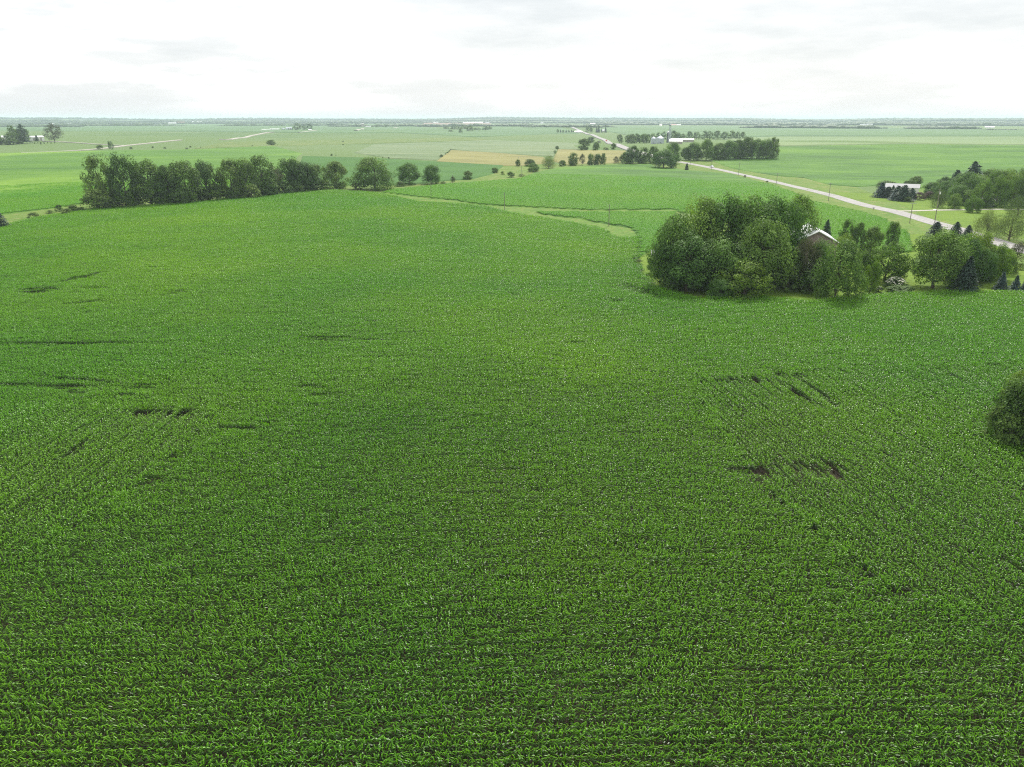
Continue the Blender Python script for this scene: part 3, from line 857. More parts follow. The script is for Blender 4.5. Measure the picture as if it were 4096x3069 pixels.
# ------------------------------------------------------------------ trees
def prof_round(t): return math.sqrt(max(0.0, 1 - abs(2 * t - 0.80) ** 2.3 / 1.55))
def prof_tall(t): return min(1.0, 0.80 + 0.7 * t) * (max(0.0, 1 - max(0, (t - 0.62) / 0.40) ** 2.2)) ** 0.5
def prof_shrub(t): return math.sqrt(max(0.0, 1 - (t * 0.98) ** 2.2))
def prof_spread(t): return math.sin(math.pi * min(1, 0.16 + t * 0.86)) ** 0.55
PROF = {'round': prof_round, 'tall': prof_tall, 'shrub': prof_shrub, 'spread': prof_spread, 'willow': prof_spread}

def make_tree_mesh(kind, seed, leaves, leaf, mat, zb=0.12, nclu=85, fill=0.5, trunk_top=0.72, sparse=0.0):
    """unit tree: height 1, crown width 1. Returns (trunk mesh, crown mesh)"""
    r = np.random.default_rng(seed)
    prof = PROF[kind]
    ph = r.uniform(0, 6.28, 6)
    def lump(a, t):
        return 1 + 0.13 * math.sin(2 * a + ph[0] + 3 * t) + 0.10 * math.sin(3 * a + ph[1] - 5 * t) + 0.08 * math.sin(5 * a + ph[2] + 9 * t)
    C = []
    for i in range(nclu):
        t = r.random() ** 0.85
        a = r.uniform(0, 6.28)
        rad = 0.5 * prof(t) * lump(a, t)
        fr = (fill + (1 - fill) * r.random() ** 0.6)
        z = zb + (1 - zb) * (0.06 + 0.90 * t) + r.normal(0, 0.015)
        C.append((rad * fr * 0.90 * math.cos(a), rad * fr * 0.90 * math.sin(a), z, r.uniform(0.09, 0.185)))
    C = np.array(C)
    per = leaves // nclu
    V = np.zeros((nclu * per * 4, 3)); T = np.zeros(nclu * per * 4)
    m = nclu * per
    ci = np.repeat(np.arange(nclu), per)
    dirv = r.normal(size=(m, 3)); dirv /= np.linalg.norm(dirv, axis=1)[:, None]
    dirv[:, 2] = dirv[:, 2] * 0.85 + 0.12
    cr = C[ci, 3]
    sh = (0.74 + 0.34 * r.random(m) ** 0.7)
    stretch_z = 2.3 if kind == 'willow' else 1.0
    pos = C[ci, :3] + dirv * (cr * sh)[:, None] * np.array([1, 1, stretch_z])
    if kind == 'willow': pos[:, 2] -= 0.10 * r.random(m)
    stray = r.random(m) < 0.06
    pos[stray] += r.normal(0, 0.035, (int(stray.sum()), 3))
    out = pos - np.array([0, 0, 0.45]); out /= (np.linalg.norm(out, axis=1)[:, None] + 1e-6)
    nrm = 0.85 * dirv + 0.3 * out + np.array([0, 0, 0.35]) + r.normal(0, 0.38, (m, 3))
    nrm /= np.linalg.norm(nrm, axis=1)[:, None]
    ax = np.cross(nrm, r.normal(size=(m, 3))); ax /= (np.linalg.norm(ax, axis=1)[:, None] + 1e-6)
    bx = np.cross(nrm, ax)
    if kind == 'willow':
        ax = np.stack([r.normal(0, .25, m), r.normal(0, .25, m), -np.ones(m)], -1); ax /= np.linalg.norm(ax, axis=1)[:, None]
        bx = np.cross(ax, r.normal(size=(m, 3))); bx /= (np.linalg.norm(bx, axis=1)[:, None] + 1e-6)
    L = leaf * (0.7 + 0.6 * r.random(m)); Wd = L * (0.24 if kind == 'willow' else 0.62)
    V[0::4] = pos - ax * L[:, None]; V[1::4] = pos + bx * Wd[:, None] + ax * 0.15 * L[:, None]
    V[2::4] = pos + ax * L[:, None]; V[3::4] = pos - bx * Wd[:, None] + ax * 0.15 * L[:, None]
    # bring the crown to unit height and width
    kz = 1.0 / np.percentile(pos[:, 2], 99.6); kr = 0.5 / np.percentile(np.hypot(pos[:, 0], pos[:, 1]), 98.5)
    V *= np.array([kr, kr, kz]); C[:, :3] *= np.array([kr, kr, kz])
    ctint = np.clip(r.normal(0.42, 0.16, nclu), 0, 1)
    tt = np.clip(ctint[ci] + r.normal(0, 0.16, m), 0, 1)
    T = np.repeat(tt, 4)
    if sparse:
        keep = np.repeat(r.random(m) > sparse, 4); V = V[keep]; T = T[keep]
    nf = len(V) // 4
    crown = to_mesh("crown", V.tolist(), np.arange(nf * 4).reshape(-1, 4).tolist(), T, mat)
    # trunk and limbs
    mb = MB(); bend = r.normal(0, 0.02, 4)
    def tp(z): return Vector((bend[0] * math.sin(3 * z) + bend[1] * z, bend[2] * math.sin(2.5 * z) + bend[3] * z, z))
    zs = np.linspace(0, trunk_top, 6)
    r0 = 0.022
    mb.tube([tp(z) for z in zs], [r0 * (1.25 if z == 0 else 1) * (1 - 0.85 * z / trunk_top) + 0.002 for z in zs], 7)
    for i in r.permutation(nclu)[:16]:
        c = Vector(C[i, :3]); z0 = min(trunk_top * 0.92, max(zb * 0.9, c.z * r.uniform(0.35, 0.6)))
        a = tp(z0); mid = a.lerp(c, 0.5) + Vector((0, 0, -0.02 + 0.05 * r.random()))
        mb.tube([a, mid, c], [0.010, 0.006, 0.0015], 4, cap=False)
    tr = mb.mesh("trunk"); tr.materials.append(M['bark'])
    return tr, crown

def make_conifer(seed, mat, layers=17, per=16, quads=11, droop=0.35, leaf=0.046, shape=1.0, ragged=0.12, zb=0.04, rad=0.5):
    r = np.random.default_rng(seed); V, T, Fc = [], [], []
    for i in range(layers):
        t = i / (layers - 1)
        z = zb + (0.97 - zb) * t
        R0 = rad * (1 - t) ** shape + 0.02
        nb = max(4, int(per * (1 - 0.6 * t)))
        for b in range(nb):
            a = 2 * math.pi * (b + r.random() * .7) / nb + i
            Rb = R0 * (1 + r.normal(0, ragged)); tb = np.clip(r.normal(.45, .2), 0, 1)
            for q in range(quads):
                s = (q + r.random()) / quads
                d = Rb * (0.15 + 0.85 * s)
                side = r.normal(0, 0.045) * (1.1 - 0.6 * s)
                x = d * math.cos(a) - side * math.sin(a); y = d * math.sin(a) + side * math.cos(a)
                zz = z - droop * d * d * 0.9 + 0.03 * (1 - s) + r.normal(0, .008)
                n = np.array([math.cos(a) * .35, math.sin(a) * .35, .75]) + r.normal(0, .35, 3); n /= np.linalg.norm(n)
                ax = np.array([math.cos(a), math.sin(a), -0.45]) + r.normal(0, .25, 3)
                ax -= n * ax.dot(n); ax /= np.linalg.norm(ax); bx = np.cross(n, ax)
                l = leaf * r.uniform(.7, 1.3); w = l * .55; c = np.array([x, y, zz]); k0 = len(V)
                V += [tuple(c - ax * l), tuple(c + bx * w), tuple(c + ax * l), tuple(c - bx * w)]
                tv = float(np.clip(tb + r.normal(0, .15), 0, 1)); T += [tv] * 4
                Fc.append((k0, k0 + 1, k0 + 2, k0 + 3))
    crown = to_mesh("crown", V, Fc, T, mat)
    mb = MB(); mb.tube([(0, 0, 0), (0, 0, .5), (0, 0, .96)], [.020, .012, .002], 6)
    for i in range(0, layers, 2):
        z = zb + (0.97 - zb) * i / (layers - 1); a = r.uniform(0, 6.28); d = rad * (1 - i / layers) * .7
        mb.tube([(0, 0, z), (d * math.cos(a), d * math.sin(a), z - droop * d * d)], [.005, .001], 4, cap=False)
    tr = mb.mesh("trunk"); tr.materials.append(M['bark'])
    return tr, crown

LIB = {}
def lib(key, fn):
    LIB[key] = fn
for i in range(4):
    LIB['maple%d' % i] = make_tree_mesh('round', 20 + i, 15000, 0.0165, M['maple'], zb=0.0, nclu=86, fill=0.46)
    LIB['round%d' % i] = make_tree_mesh('round', 30 + i, 8000, 0.0215, M['tree'], zb=0.0, nclu=70, fill=0.42)
for i in range(4):
    LIB['tall%d' % i] = make_tree_mesh('tall', 50 + i, 8000, 0.0215, M['tree'], zb=-0.02, nclu=70, fill=0.42)
    LIB['far%d' % i] = make_tree_mesh('round' if i % 2 else 'tall', 60 + i, 1600, 0.038, M['tree'], zb=0.0, nclu=45, fill=0.6)
for i in range(3):
    LIB['yellow%d' % i] = make_tree_mesh('round', 70 + i, 11000, 0.0180, M['yellow'], zb=0.0, nclu=66, fill=0.52)
    LIB['shrub%d' % i] = make_tree_mesh('shrub', 80 + i, 2600, 0.034, M['tree'], zb=0.0, nclu=45, fill=0.5, trunk_top=0.6)
    LIB['weed%d' % i] = make_tree_mesh('shrub', 90 + i, 1800, 0.036, M['weed'], zb=0.0, nclu=40, fill=0.5, trunk_top=0.5)
    LIB['open%d' % i] = make_tree_mesh('spread', 110 + i, 4200, 0.021, M['brownleaf'], zb=0.10, nclu=70, fill=0.5, sparse=0.25)
    LIB['spruce%d' % i] = make_conifer(120 + i, M['spruce'])
    LIB['blue%d' % i] = make_conifer(130 + i, M['blue'], leaf=0.044)
    LIB['cedar%d' % i] = make_conifer(140 + i, M['spruce'], layers=18, per=16, droop=-0.1, shape=0.55, rad=0.46, leaf=.044)
for i in range(2):
    LIB['willow%d' % i] = make_tree_mesh('willow', 150 + i, 9000, 0.020, M['willow'], zb=0.10, nclu=90, fill=0.45)
    LIB['brown%d' % i] = make_tree_mesh('tall', 180 + i, 7000, 0.020, M['brownleaf'], zb=0.0, nclu=110, fill=0.5)
    LIB['purple%d' % i] = make_tree_mesh('spread', 160 + i, 3000, 0.028, M['purple'], zb=0.10, nclu=50, fill=0.5)
    LIB['pine%d' % i] = make_conifer(170 + i, M['spruce'], layers=13, per=12, quads=14, droop=0.15, leaf=.048, shape=0.5, ragged=.28, zb=.10)

NAMES = {'maple': ('maple_tree', 'tree'), 'round': ('broadleaf_tree', 'tree'), 'tall': ('broadleaf_tree', 'tree'), 'far': ('broadleaf_tree', 'tree'), 'yellow': ('broadleaf_tree', 'tree'),
         'shrub': ('shrub', 'shrub'), 'weed': ('shrub', 'shrub'), 'open': ('sparse_tree', 'tree'), 'spruce': ('spruce_tree', 'spruce'), 'blue': ('blue_spruce_tree', 'spruce'),
         'cedar': ('cedar_tree', 'cedar'), 'willow': ('willow_tree', 'willow'), 'purple': ('purple_tree', 'tree'), 'brown': ('thin_tree', 'tree'), 'pine': ('pine_tree', 'pine')}
rt = random.Random(9)
CNT = {}
def plant(crop, x, w, top, base, kind, label, group=None, sink=0.0):
    """a tree whose foot is seen at (x, base), top at 'top', crown w wide, all in the pixels of a crop of the photograph"""
    ox, oy, s = CROPS[crop]
    u, vb, vt, wp = ox + x * s, oy + base * s, oy + top * s, w * s
    B = P(u, vb)
    _, _, dep = proj(B.x, B.y, B.z)
    width = wp * float(dep) / F4
    # height so that the tip shows at vt (the crown's tip stands over the foot)
    lo, hi = 0.1, 60.0
    for _ in range(30):
        m = .5 * (lo + hi)
        if proj(B.x, B.y, B.z + m)[1] > vt: lo = m
        else: hi = m
    h = max(lo, 0.3)
    n = CNT.get(kind, 0); CNT[kind] = n + 1
    nv = len([q for q in LIB if q[:-1] == kind])
    tr, cr = LIB["%s%d" % (kind, n % nv)]
    nm, cat = NAMES[kind]
    e = empty(nm, (B.x, B.y, B.z - 0.05 - sink), rt.uniform(0, 6.28))
    ww = width * rt.uniform(1.0, 1.1)
    e.scale = (ww, ww, h)
    tag(e, label, cat, group)
    link_mesh("trunk", tr, None, e); link_mesh("crown", cr, None, e)
    return e

ORD = ['first', 'second', 'third', 'fourth', 'fifth', 'sixth', 'seventh', 'eighth', 'ninth', 'tenth', 'eleventh', 'twelfth', 'thirteenth', 'fourteenth', 'fifteenth', 'sixteenth', 'seventeenth', 'eighteenth', 'nineteenth', 'twentieth']
def row(entries, template, group):
    ent = sorted(entries, key=lambda e: CROPS[e[0]][0] + e[1] * CROPS[e[0]][2])
    for i, e in enumerate(ent): plant(*e, template.format(ORD[i]), group)

# long tree row at left
row([(1, 1130, 340, 490, 1055, 'tall'), (1, 1390, 320, 482, 1050, 'tall'), (1, 1640, 420, 545, 1035, 'round'), (1, 1840, 300, 600, 1030, 'round'), (1, 2020, 380, 555, 1015, 'tall'), (2, 140, 340, 552, 985, 'round'),
     (2, 400, 320, 532, 970, 'tall'), (2, 560, 280, 520, 958, 'round'), (2, 760, 370, 493, 935, 'tall'), (2, 1050, 280, 520, 900, 'tall'), (2, 1180, 310, 560, 890, 'round'), (2, 1310, 230, 590, 880, 'tall')],
    "dark leafy tree, {} from the left in the long tree row", "trees of the long row at left")
plant(2, 865, 270, 610, 922, 'open', "pale thin tree with a bare trunk before the long tree row")
plant(1, 1080, 340, 850, 1082, 'shrub', "broad dark bush at the left foot of the long tree row")
plant(1, 1330, 270, 930, 1070, 'shrub', "low dark bush under the left end of the long tree row")
plant(2, 620, 230, 800, 968, 'shrub', "dark undergrowth bush below the middle of the long tree row")
plant(2, 60, 260, 830, 995, 'shrub', "dark undergrowth bush in the left third of the long row")
plant(2, 1080, 240, 780, 905, 'shrub', "dark undergrowth bush near the right end of the long row")
plant(1, 1750, 260, 880, 1035, 'shrub', "dark undergrowth bush right of the tall left trees")
for i, (c_, x, w, t, b) in enumerate(((1, 1500, 280, 800, 1050), (1, 1950, 280, 820, 1028), (2, 250, 300, 800, 985), (2, 430, 260, 820, 975), (2, 800, 240, 770, 940), (2, 960, 240, 760, 922), (2, 1250, 230, 760, 892))):
    plant(c_, x, w, t, b, 'shrub', "understory bush, %s from the left under the long tree row" % ORD[i], "understory bushes of the long row")
plant(2, 1530, 300, 555, 858, 'round', "squarish green tree just right of the long tree row")
plant(2, 1940, 470, 510, 862, 'maple', "largest rounded green tree behind the slim pole")
plant(3, 212, 245, 570, 806, 'maple', "left one of the twin domed green trees")
plant(3, 450, 215, 590, 800, 'maple', "right one of the twin domed green trees")
plant(2, 1740, 130, 785, 862, 'weed', "light brush between the squarish and largest round tree")
plant(2, 1420, 150, 760, 880, 'shrub', "low brush filling the gap after the long tree row")
plant(3, 110, 120, 770, 828, 'weed', "light brush at the foot of the twin domed trees")
plant(3, 575, 80, 770, 805, 'weed', "light low brush right of the twin domed trees")
# left edge bushes
plant(1, 5, 200, 1085, 1290, 'cedar', "dark rounded bush cut by the left picture edge")
plant(1, 645, 90, 1020, 1100, 'shrub', "small dark round bush left of the long tree row")
plant(1, 720, 130, 1060, 1145, 'weed', "pale green bush left of the long tree row")
plant(1, 800, 120, 1015, 1120, 'shrub', "bush with pointed top beside the pale green bush")
plant(1, 880, 90, 1045, 1110, 'shrub', "dark bush next to the foot of the long tree row")
plant(1, 370, 140, 1105, 1180, 'weed', "wide loose bush on the grass at far left")
plant(1, 470, 60, 1165, 1192, 'shrub', "tiny bush at the corn edge at far left")
plant(1, 540, 90, 1080, 1120, 'weed', "low weedy clump along the left field edge")
# valley fence line, centre
plant(3, 840, 108, 655, 752, 'round', "lone round tree right of the twin domed trees")
plant(3, 1133, 76, 620, 684, 'round', "small round tree at the corner of the deep green field")
plant(3, 1213, 52, 660, 700, 'weed', "small pale bush in the centre fence line")
plant(3, 1305, 86, 662, 730, 'shrub', "dark round bush left of the pale grass bay")
plant(3, 1420, 95, 690, 720, 'weed', "low sprawling bush on the pale grass bay")
plant(3, 1380, 62, 535, 610, 'tall', "narrow tree standing by the tan grain field")
plant(3, 1510, 118, 530, 610, 'round', "wide tree behind at the right of the tan grain field")
plant(3, 1548, 148, 572, 670, 'maple', "bushy tree standing forward on the grass point")
plant(3, 1712, 165, 490, 634, 'willow', "greyish rounded tree between the two tan fields")
plant(3, 1858, 84, 543, 602, 'round', "low round tree before the second tan field")
plant(3, 1850, 64, 588, 612, 'weed', "pale low bush under the low round tree")
plant(3, 680, 62, 715, 788, 'open', "grey half bare shrub at the centre fence line")
for i, (x, y, w) in enumerate(((555, 512, 42), (600, 485, 22), (622, 470, 24), (640, 452, 22), (655, 438, 20))):
    plant(3, x, w, y - w * 0.75, y, 'shrub', "small bush, %s from the lower end of the hedge above the tan field" % ORD[i], "hedge bushes at the tan field")
plant(3, 1803, 44, 387, 427, 'round', "small round tree at the hay field corner")
plant(3, 1780, 32, 434, 472, 'far', "smaller round tree below the hay field corner tree")
row([('a', 190, 195, 715, 945, 'tall'), ('a', 345, 115, 730, 940, 'open'), ('a', 500, 130, 730, 932, 'tall'), ('a', 620, 140, 730, 932, 'round'), ('a', 720, 110, 720, 932, 'tall')],
    "dark tree, {} from the left before the second tan field", "trees before the second tan field")
plant('a', 480, 110, 860, 937, 'shrub', "low dark bush among the trees before the second tan field")
plant('a', 15, 90, 848, 950, 'shrub', "dark round bush left of the second tan field trees")
plant('a', 945, 135, 775, 905, 'open', "thin spreading tree standing alone before the tan field")
row([('a', 1120, 240, 700, 915, 'round'), ('a', 1240, 280, 588, 912, 'tall'), ('a', 1430, 240, 618, 908, 'tall'), ('a', 1600, 220, 600, 905, 'round'), ('a', 1930, 330, 528, 905, 'maple')],
    "dark tree, {} from the left in the clump where the road vanishes", "trees where the road vanishes")
plant('a', 1790, 480, 650, 985, 'maple', "big dark tree hiding the road at the centre")
plant('a', 1960, 130, 880, 985, 'shrub', "dark bush at the foot of the road hiding tree")
plant('g', 1405, 255, 558, 797, 'round', "broad tree with spiky crown above the second tan field")
plant('g', 1540, 150, 525, 650, 'round', "tree behind the spiky crowned tree near the far road")
plant('g', 1640, 145, 628, 802, 'round', "conical tree right of the spiky crowned tree")
plant('g', 1985, 115, 655, 772, 'round', "small tree against the far stretch of road")
plant('g', 1830, 150, 735, 788, 'weed', "low brush left of the far road")
plant('g', 1700, 90, 605, 665, 'open', "thin bush behind the conical tree")
# farm with grain bins
row([('a', 1010, 100, 385, 520, 'tall'), ('a', 1040, 74, 445, 545, 'far'), ('a', 1150, 120, 395, 550, 'far'), ('a', 1225, 175, 378, 550, 'round'), ('a', 1310, 140, 368, 545, 'far'), ('a', 1360, 115, 400, 545, 'far'), ('a', 1445, 140, 374, 550, 'round'), ('a', 1515, 120, 385, 545, 'far')],
    "green shade tree, {} from the left, left of the grain bins", "shade trees left of the grain bins")
row([('a', 1600, 100, 368, 500, 'far'), ('a', 1690, 95, 350, 490, 'far'), ('a', 1780, 125, 338, 500, 'far'), ('a', 1960, 145, 318, 490, 'far'), ('a', 2060, 120, 375, 480, 'far'), ('b', 40, 120, 215, 345, 'far'), ('b', 130, 130, 240, 342, 'far'), ('b', 250, 135, 203, 342, 'far'),
     ('b', 380, 145, 208, 342, 'far'), ('b', 520, 140, 188, 342, 'far'), ('b', 610, 130, 193, 342, 'far'), ('b', 740, 165, 188, 345, 'far'), ('b', 870, 155, 203, 345, 'far'), ('b', 1000, 155, 188, 342, 'far'), ('b', 1110, 120, 208, 340, 'far'), ('b', 1195, 120, 208, 338, 'far')],
    "hazy tree, {} from the left in the windbreak behind the grain bins", "windbreak behind the grain bins")
row([('b', 190, 210, 480, 712, 'round'), ('b', 330, 270, 395, 714, 'maple'), ('b', 550, 300, 338, 712, 'maple'), ('b', 760, 270, 410, 704, 'round'), ('b', 950, 320, 365, 702, 'maple'), ('b', 1110, 290, 340, 694, 'round'), ('b', 1260, 270, 298, 694, 'tall'), ('b', 1440, 290, 330, 692, 'maple'),
     ('b', 1600, 290, 335, 688, 'maple'), ('b', 1725, 220, 308, 684, 'tall')], "large tree, {} from the left in the dense grove across the road", "trees of the grove across the road")
row([('b', 400, 190, 560, 720, 'shrub'), ('b', 830, 240, 560, 708, 'shrub'), ('b', 1230, 240, 480, 696, 'shrub'), ('b', 1560, 260, 460, 692, 'shrub')], "leafy bush, {} from the left along the foot of the grove", "bushes at the foot of the grove")
plant('b', 205, 85, 768, 888, 'cedar', "small dark conical tree beside the road bend")
plant('b', 1233, 55, 975, 1028, 'open', "thin roadside bush by the field pole")
plant('b', 1627, 58, 1075, 1110, 'shrub', "small dark roadside bush right of the thin bush")
# farm at far left
row([('f', 20, 170, 565, 765, 'far'), ('f', 160, 150, 545, 765, 'far'), ('f', 300, 280, 350, 760, 'far'), ('f', 400, 260, 420, 750, 'far'), ('f', 560, 220, 410, 705, 'round')], "hazy tree, {} from the left at the far left farm", "trees of the far left farm")
plant('f', 530, 330, 325, 745, 'pine', "tall ragged pine at the far left farm")
plant('f', 825, 105, 555, 698, 'cedar', "dark conical tree before the pale shed at far left")
plant('f', 1215, 400, 295, 697, 'open', "tall spreading tree standing alone beside the left farm drive")
row([('f', 0, 200, 640, 770, 'shrub'), ('f', 230, 260, 660, 770, 'shrub'), ('f', 420, 180, 670, 755, 'shrub')], "low hazy bush, {} from the left below the far left farm", "bushes below the far left farm")
for i, (x, y, hgt) in enumerate(((770, 748, 34), (840, 745, 30), (908, 760, 52), (980, 750, 40), (1057, 746, 34), (1135, 748, 42), (1215, 738, 42))):
    plant('f', x, hgt * 0.7, y - hgt, y, 'shrub', "tiny sapling, %s from the left in the row below the lone tree" % ORD[i], "saplings at the far left farm")
plant(1, 1079, 68, 374, 430, 'shrub', "dark round bush beside the left gravel road")
plant(1, 1200, 60, 332, 430, 'far', "narrow tree beside the left gravel road")
plant(2, 823, 105, 322, 384, 'round', "single wide tree in the middle of the left valley")
for i, (x, y, w) in enumerate(((1650, 412, 28), (1780, 420, 30), (2016, 426, 30), (2056, 405, 24), (2166, 412, 18), (1415, 424, 36))):
    plant(1, x, w, y - w * .7, y, 'shrub', "tiny bush, %s of the scattered ones right of the left gravel road" % ORD[i], "tiny bushes in the left valley")
for i, (x, y, w) in enumerate(((1475, 495, 30), (1520, 493, 12), (2025, 521, 16), (2090, 524, 24), (1320, 346, 12), (1600, 350, 22), (1598, 380, 18), (620, 396, 20), (890, 382, 12))):
    plant(2, x, w, y - w * .7, y, 'shrub', "tiny bush, %s of the scattered ones in the middle valley pasture" % ORD[i], "tiny bushes in the middle pasture")
# far farm, left centre
row([('h', 845, 160, 230, 360, 'far'), ('h', 965, 90, 262, 358, 'far'), ('h', 1060, 110, 248, 362, 'far')], "hazy far tree, {} from the left at the distant farm left of centre", "trees of the distant farm")
for i, (x, t) in enumerate(((685, 320), (715, 315), (750, 308))):
    plant('h', x, 36, t, 358, 'spruce', "tiny dark spruce, %s from the left at the distant farm" % ORD[i], "spruces of the distant farm")
plant(2, 1963, 36, 158, 194, 'far', "hazy round tree right of the distant silo")
plant(2, 2060, 28, 155, 195, 'far', "hazy narrow tree right of the distant silo")
row([(3, 610, 90, 172, 210, 'far'), (3, 700, 120, 168, 212, 'far'), (3, 800, 130, 165, 215, 'far'), (3, 865, 90, 170, 232, 'far'), (3, 655, 54, 214, 243, 'far'), (3, 763, 50, 200, 252, 'far'), (3, 940, 90, 190, 222, 'far'), (3, 1030, 80, 172, 222, 'far'), (3, 1080, 60, 178, 216, 'far')],
    "hazy far tree, {} from the left in the centre valley wood", "trees of the centre valley wood")
row([(3, 1810, 30, 208, 250, 'far'), (3, 1840, 26, 210, 250, 'spruce'), (3, 1868, 28, 216, 250, 'far'), (3, 1900, 28, 214, 250, 'spruce'), (3, 1930, 30, 216, 248, 'far'), (3, 1960, 28, 212, 248, 'spruce'), (3, 1980, 24, 220, 248, 'far')],
    "far tree, {} from the left in the short row left of the road", "short far row left of the road")
row([('a', 440, 80, 240, 352, 'far'), ('a', 505, 70, 255, 352, 'far')], "far shade tree, {} from the left beside the distant road", "shade trees beside the distant road")
row([('a', 605, 50, 240, 355, 'spruce'), ('a', 640, 60, 232, 355, 'spruce'), ('a', 692, 30, 270, 355, 'spruce'), ('a', 762, 48, 228, 355, 'spruce')], "far dark spruce, {} from the left right of the distant road", "spruces right of the distant road")

# ------------------------------------------------------------------ clump with the old barn
row([(6, 400, 460, 265, 905, 'maple'), (6, 620, 500, 112, 860, 'maple'), (6, 840, 540, 90, 850, 'maple'), (6, 1060, 540, 96, 850, 'maple'), (6, 1300, 520, 115, 830, 'maple'), (6, 1480, 360, 92, 720, 'maple')],
    "big dark maple, {} from the left in the clump beside the barn", "maples beside the barn")
plant(6, 540, 540, 440, 945, 'maple', "broad leafy maple at the front left of the barn clump")
plant(6, 800, 480, 480, 950, 'maple', "leafy tree in the front middle of the barn clump")
plant(6, 1190, 560, 300, 935, 'maple', "maple with a leaning visible limb before the barn")
plant(6, 1040, 500, 680, 1010, 'yellow', "light green bushy tree low in front of the clump")
plant(6, 840, 240, 830, 1025, 'maple', "small bush tree at the foot of the clump by the corn")
plant(6, 290, 220, 600, 790, 'maple', "low spreading branchy tree at the left tip of the clump")
plant(6, 420, 260, 680, 935, 'shrub', "dark bush under the left side of the clump")
plant(6, 120, 90, 655, 712, 'weed', "pale flowering bush at the left tip of the lawn")
plant('d', 400, 400, 400, 1125, 'brown', "brownish thin tree left of the front tree by the barn")
plant('d', 610, 420, 415, 1100, 'maple', "dark leafy tree just before the old barn gable")
plant('d', 260, 300, 560, 1120, 'maple', "dark leafy tree left of the brownish thin tree")
plant('d', 180, 420, 780, 1150, 'shrub', "dark brush under the brownish thin tree")
plant('d', 500, 420, 860, 1180, 'shrub', "low dark brush between the clump and the front tree")
plant('d', 880, 720, 405, 1290, 'maple', "bluish green tree standing forward at the corn edge")
plant('d', 980, 340, 318, 760, 'yellow', "light green tree just behind the bluish green tree")
plant('d', 1390, 260, 720, 1185, 'yellow', "yellow green small tree right of the bluish green tree")
plant('d', 740, 175, 108, 420, 'cedar', "dark conical cedar behind the barn roof")
plant('d', 690, 240, 250, 420, 'yellow', "light green bush before the dark conical cedar")
row([('d', 1020, 230, 100, 600, 'tall'), ('d', 1180, 250, 150, 630, 'round'), ('d', 1400, 330, 200, 645, 'round'), ('d', 1710, 210, 130, 520, 'tall')], "dark tree, {} from the left in the hedge behind the barn", "trees of the hedge behind the barn")
plant('d', 1610, 640, 455, 1030, 'yellow', "broad light green tree behind the white flowering shrub")
plant('e', 380, 1080, 325, 1440, 'maple', "large rounded green tree at the centre of the right yard")
plant('e', 820, 640, 420, 1330, 'maple', "dark rounded tree between the large and wide yard trees")
plant('d', 1250, 260, 560, 1010, 'round', "dark small tree behind the yellow green small tree")
plant('e', 900, 700, 390, 1270, 'yellow', "wide light green tree behind the large rounded one")
plant('e', 1190, 640, 370, 1200, 'yellow', "bright topped tree near the road in the right yard")
plant('e', 1480, 620, 590, 1270, 'yellow', "bright green tree above the small blue spruces")
plant('e', 1250, 600, 700, 1330, 'maple', "rounded dark tree right of the large dark spruce")
plant('e', 1680, 440, 640, 1150, 'yellow', "light rounded tree before the thin dark tree")
plant('e', 960, 600, 840, 1535, 'spruce', "large dark spruce with bare top in the right yard")
plant('e', 1660, 290, 1135, 1475, 'blue', "young blue spruce nearest the large dark spruce")
plant('e', 1920, 290, 1195, 1515, 'blue', "young blue spruce second from the right edge")
plant('e', 2105, 200, 1225, 1505, 'blue', "young blue spruce cut by the right edge")
plant('e', 1960, 330, 560, 965, 'open', "thin dark tree against the road at right edge")
plant('e', 1860, 240, 885, 1140, 'shrub', "dark shrub below the thin dark tree")
plant('e', 2030, 160, 955, 1095, 'weed', "pale low shrub at the right edge lawn")
plant('e', 420, 360, 180, 480, 'cedar', "dark cedar top left of the road gap")
plant('e', 800, 280, 180, 460, 'cedar', "dark cedar top right of the road gap")
plant('e', 1040, 200, 240, 440, 'cedar', "small dark cedar before the big willow")
plant('c', 1680, 380, 655, 1010, 'willow', "left stem willow of the leaning pair beside the road")
plant('c', 2000, 440, 645, 1070, 'willow', "right stem willow of the leaning pair beside the road")
# house yard across the road
plant('c', 245, 250, 280, 485, 'blue', "rounded blue spruce at the left of the white house")
plant('c', 330, 220, 335, 492, 'cedar', "dark cedar beside the rounded blue spruce")
plant('c', 405, 90, 312, 450, 'cedar', "narrow reddish dark cedar before the house roof")
plant('c', 440, 210, 370, 525, 'blue', "lower blue spruce before the house wall")
plant('c', 550, 290, 312, 535, 'cedar', "tall dark cedar before the house wall")
plant('c', 470, 220, 322, 505, 'cedar', "dark cedar in the middle before the white house")
plant('c', 660, 170, 352, 515, 'cedar', "dark cedar hiding the right part of the house wall")
plant('c', 690, 90, 395, 490, 'blue', "small blue spruce at the right house corner")
plant('c', 615, 110, 470, 548, 'weed', "pale round shrub before the dark cedars")
plant('c', 330, 260, 250, 345, 'round', "low green tree behind the left end of the house")
plant('c', 720, 190, 185, 350, 'tall', "dark windswept tree behind the right end of the house")
plant('c', 610, 120, 248, 340, 'round', "low dark tree behind the house roof")
plant('c', 770, 170, 405, 520, 'purple', "purple leaved tree nearest the house")
plant('c', 900, 160, 395, 510, 'purple', "purple leaved tree left of the weeping willow")
plant('c', 1030, 270, 368, 622, 'willow', "weeping willow behind the leaning pole")
row([('c', 950, 290, 268, 490, 'maple'), ('c', 1090, 260, 190, 480, 'round'), ('c', 1310, 330, 150, 490, 'maple'), ('c', 1700, 320, 85, 480, 'round'), ('c', 1860, 260, 105, 480, 'maple')], "dark green tree, {} from the left behind the right yard", "back trees of the right yard")
plant('c', 1450, 400, -5, 475, 'cedar', "tall dark evergreen rising above the right yard")
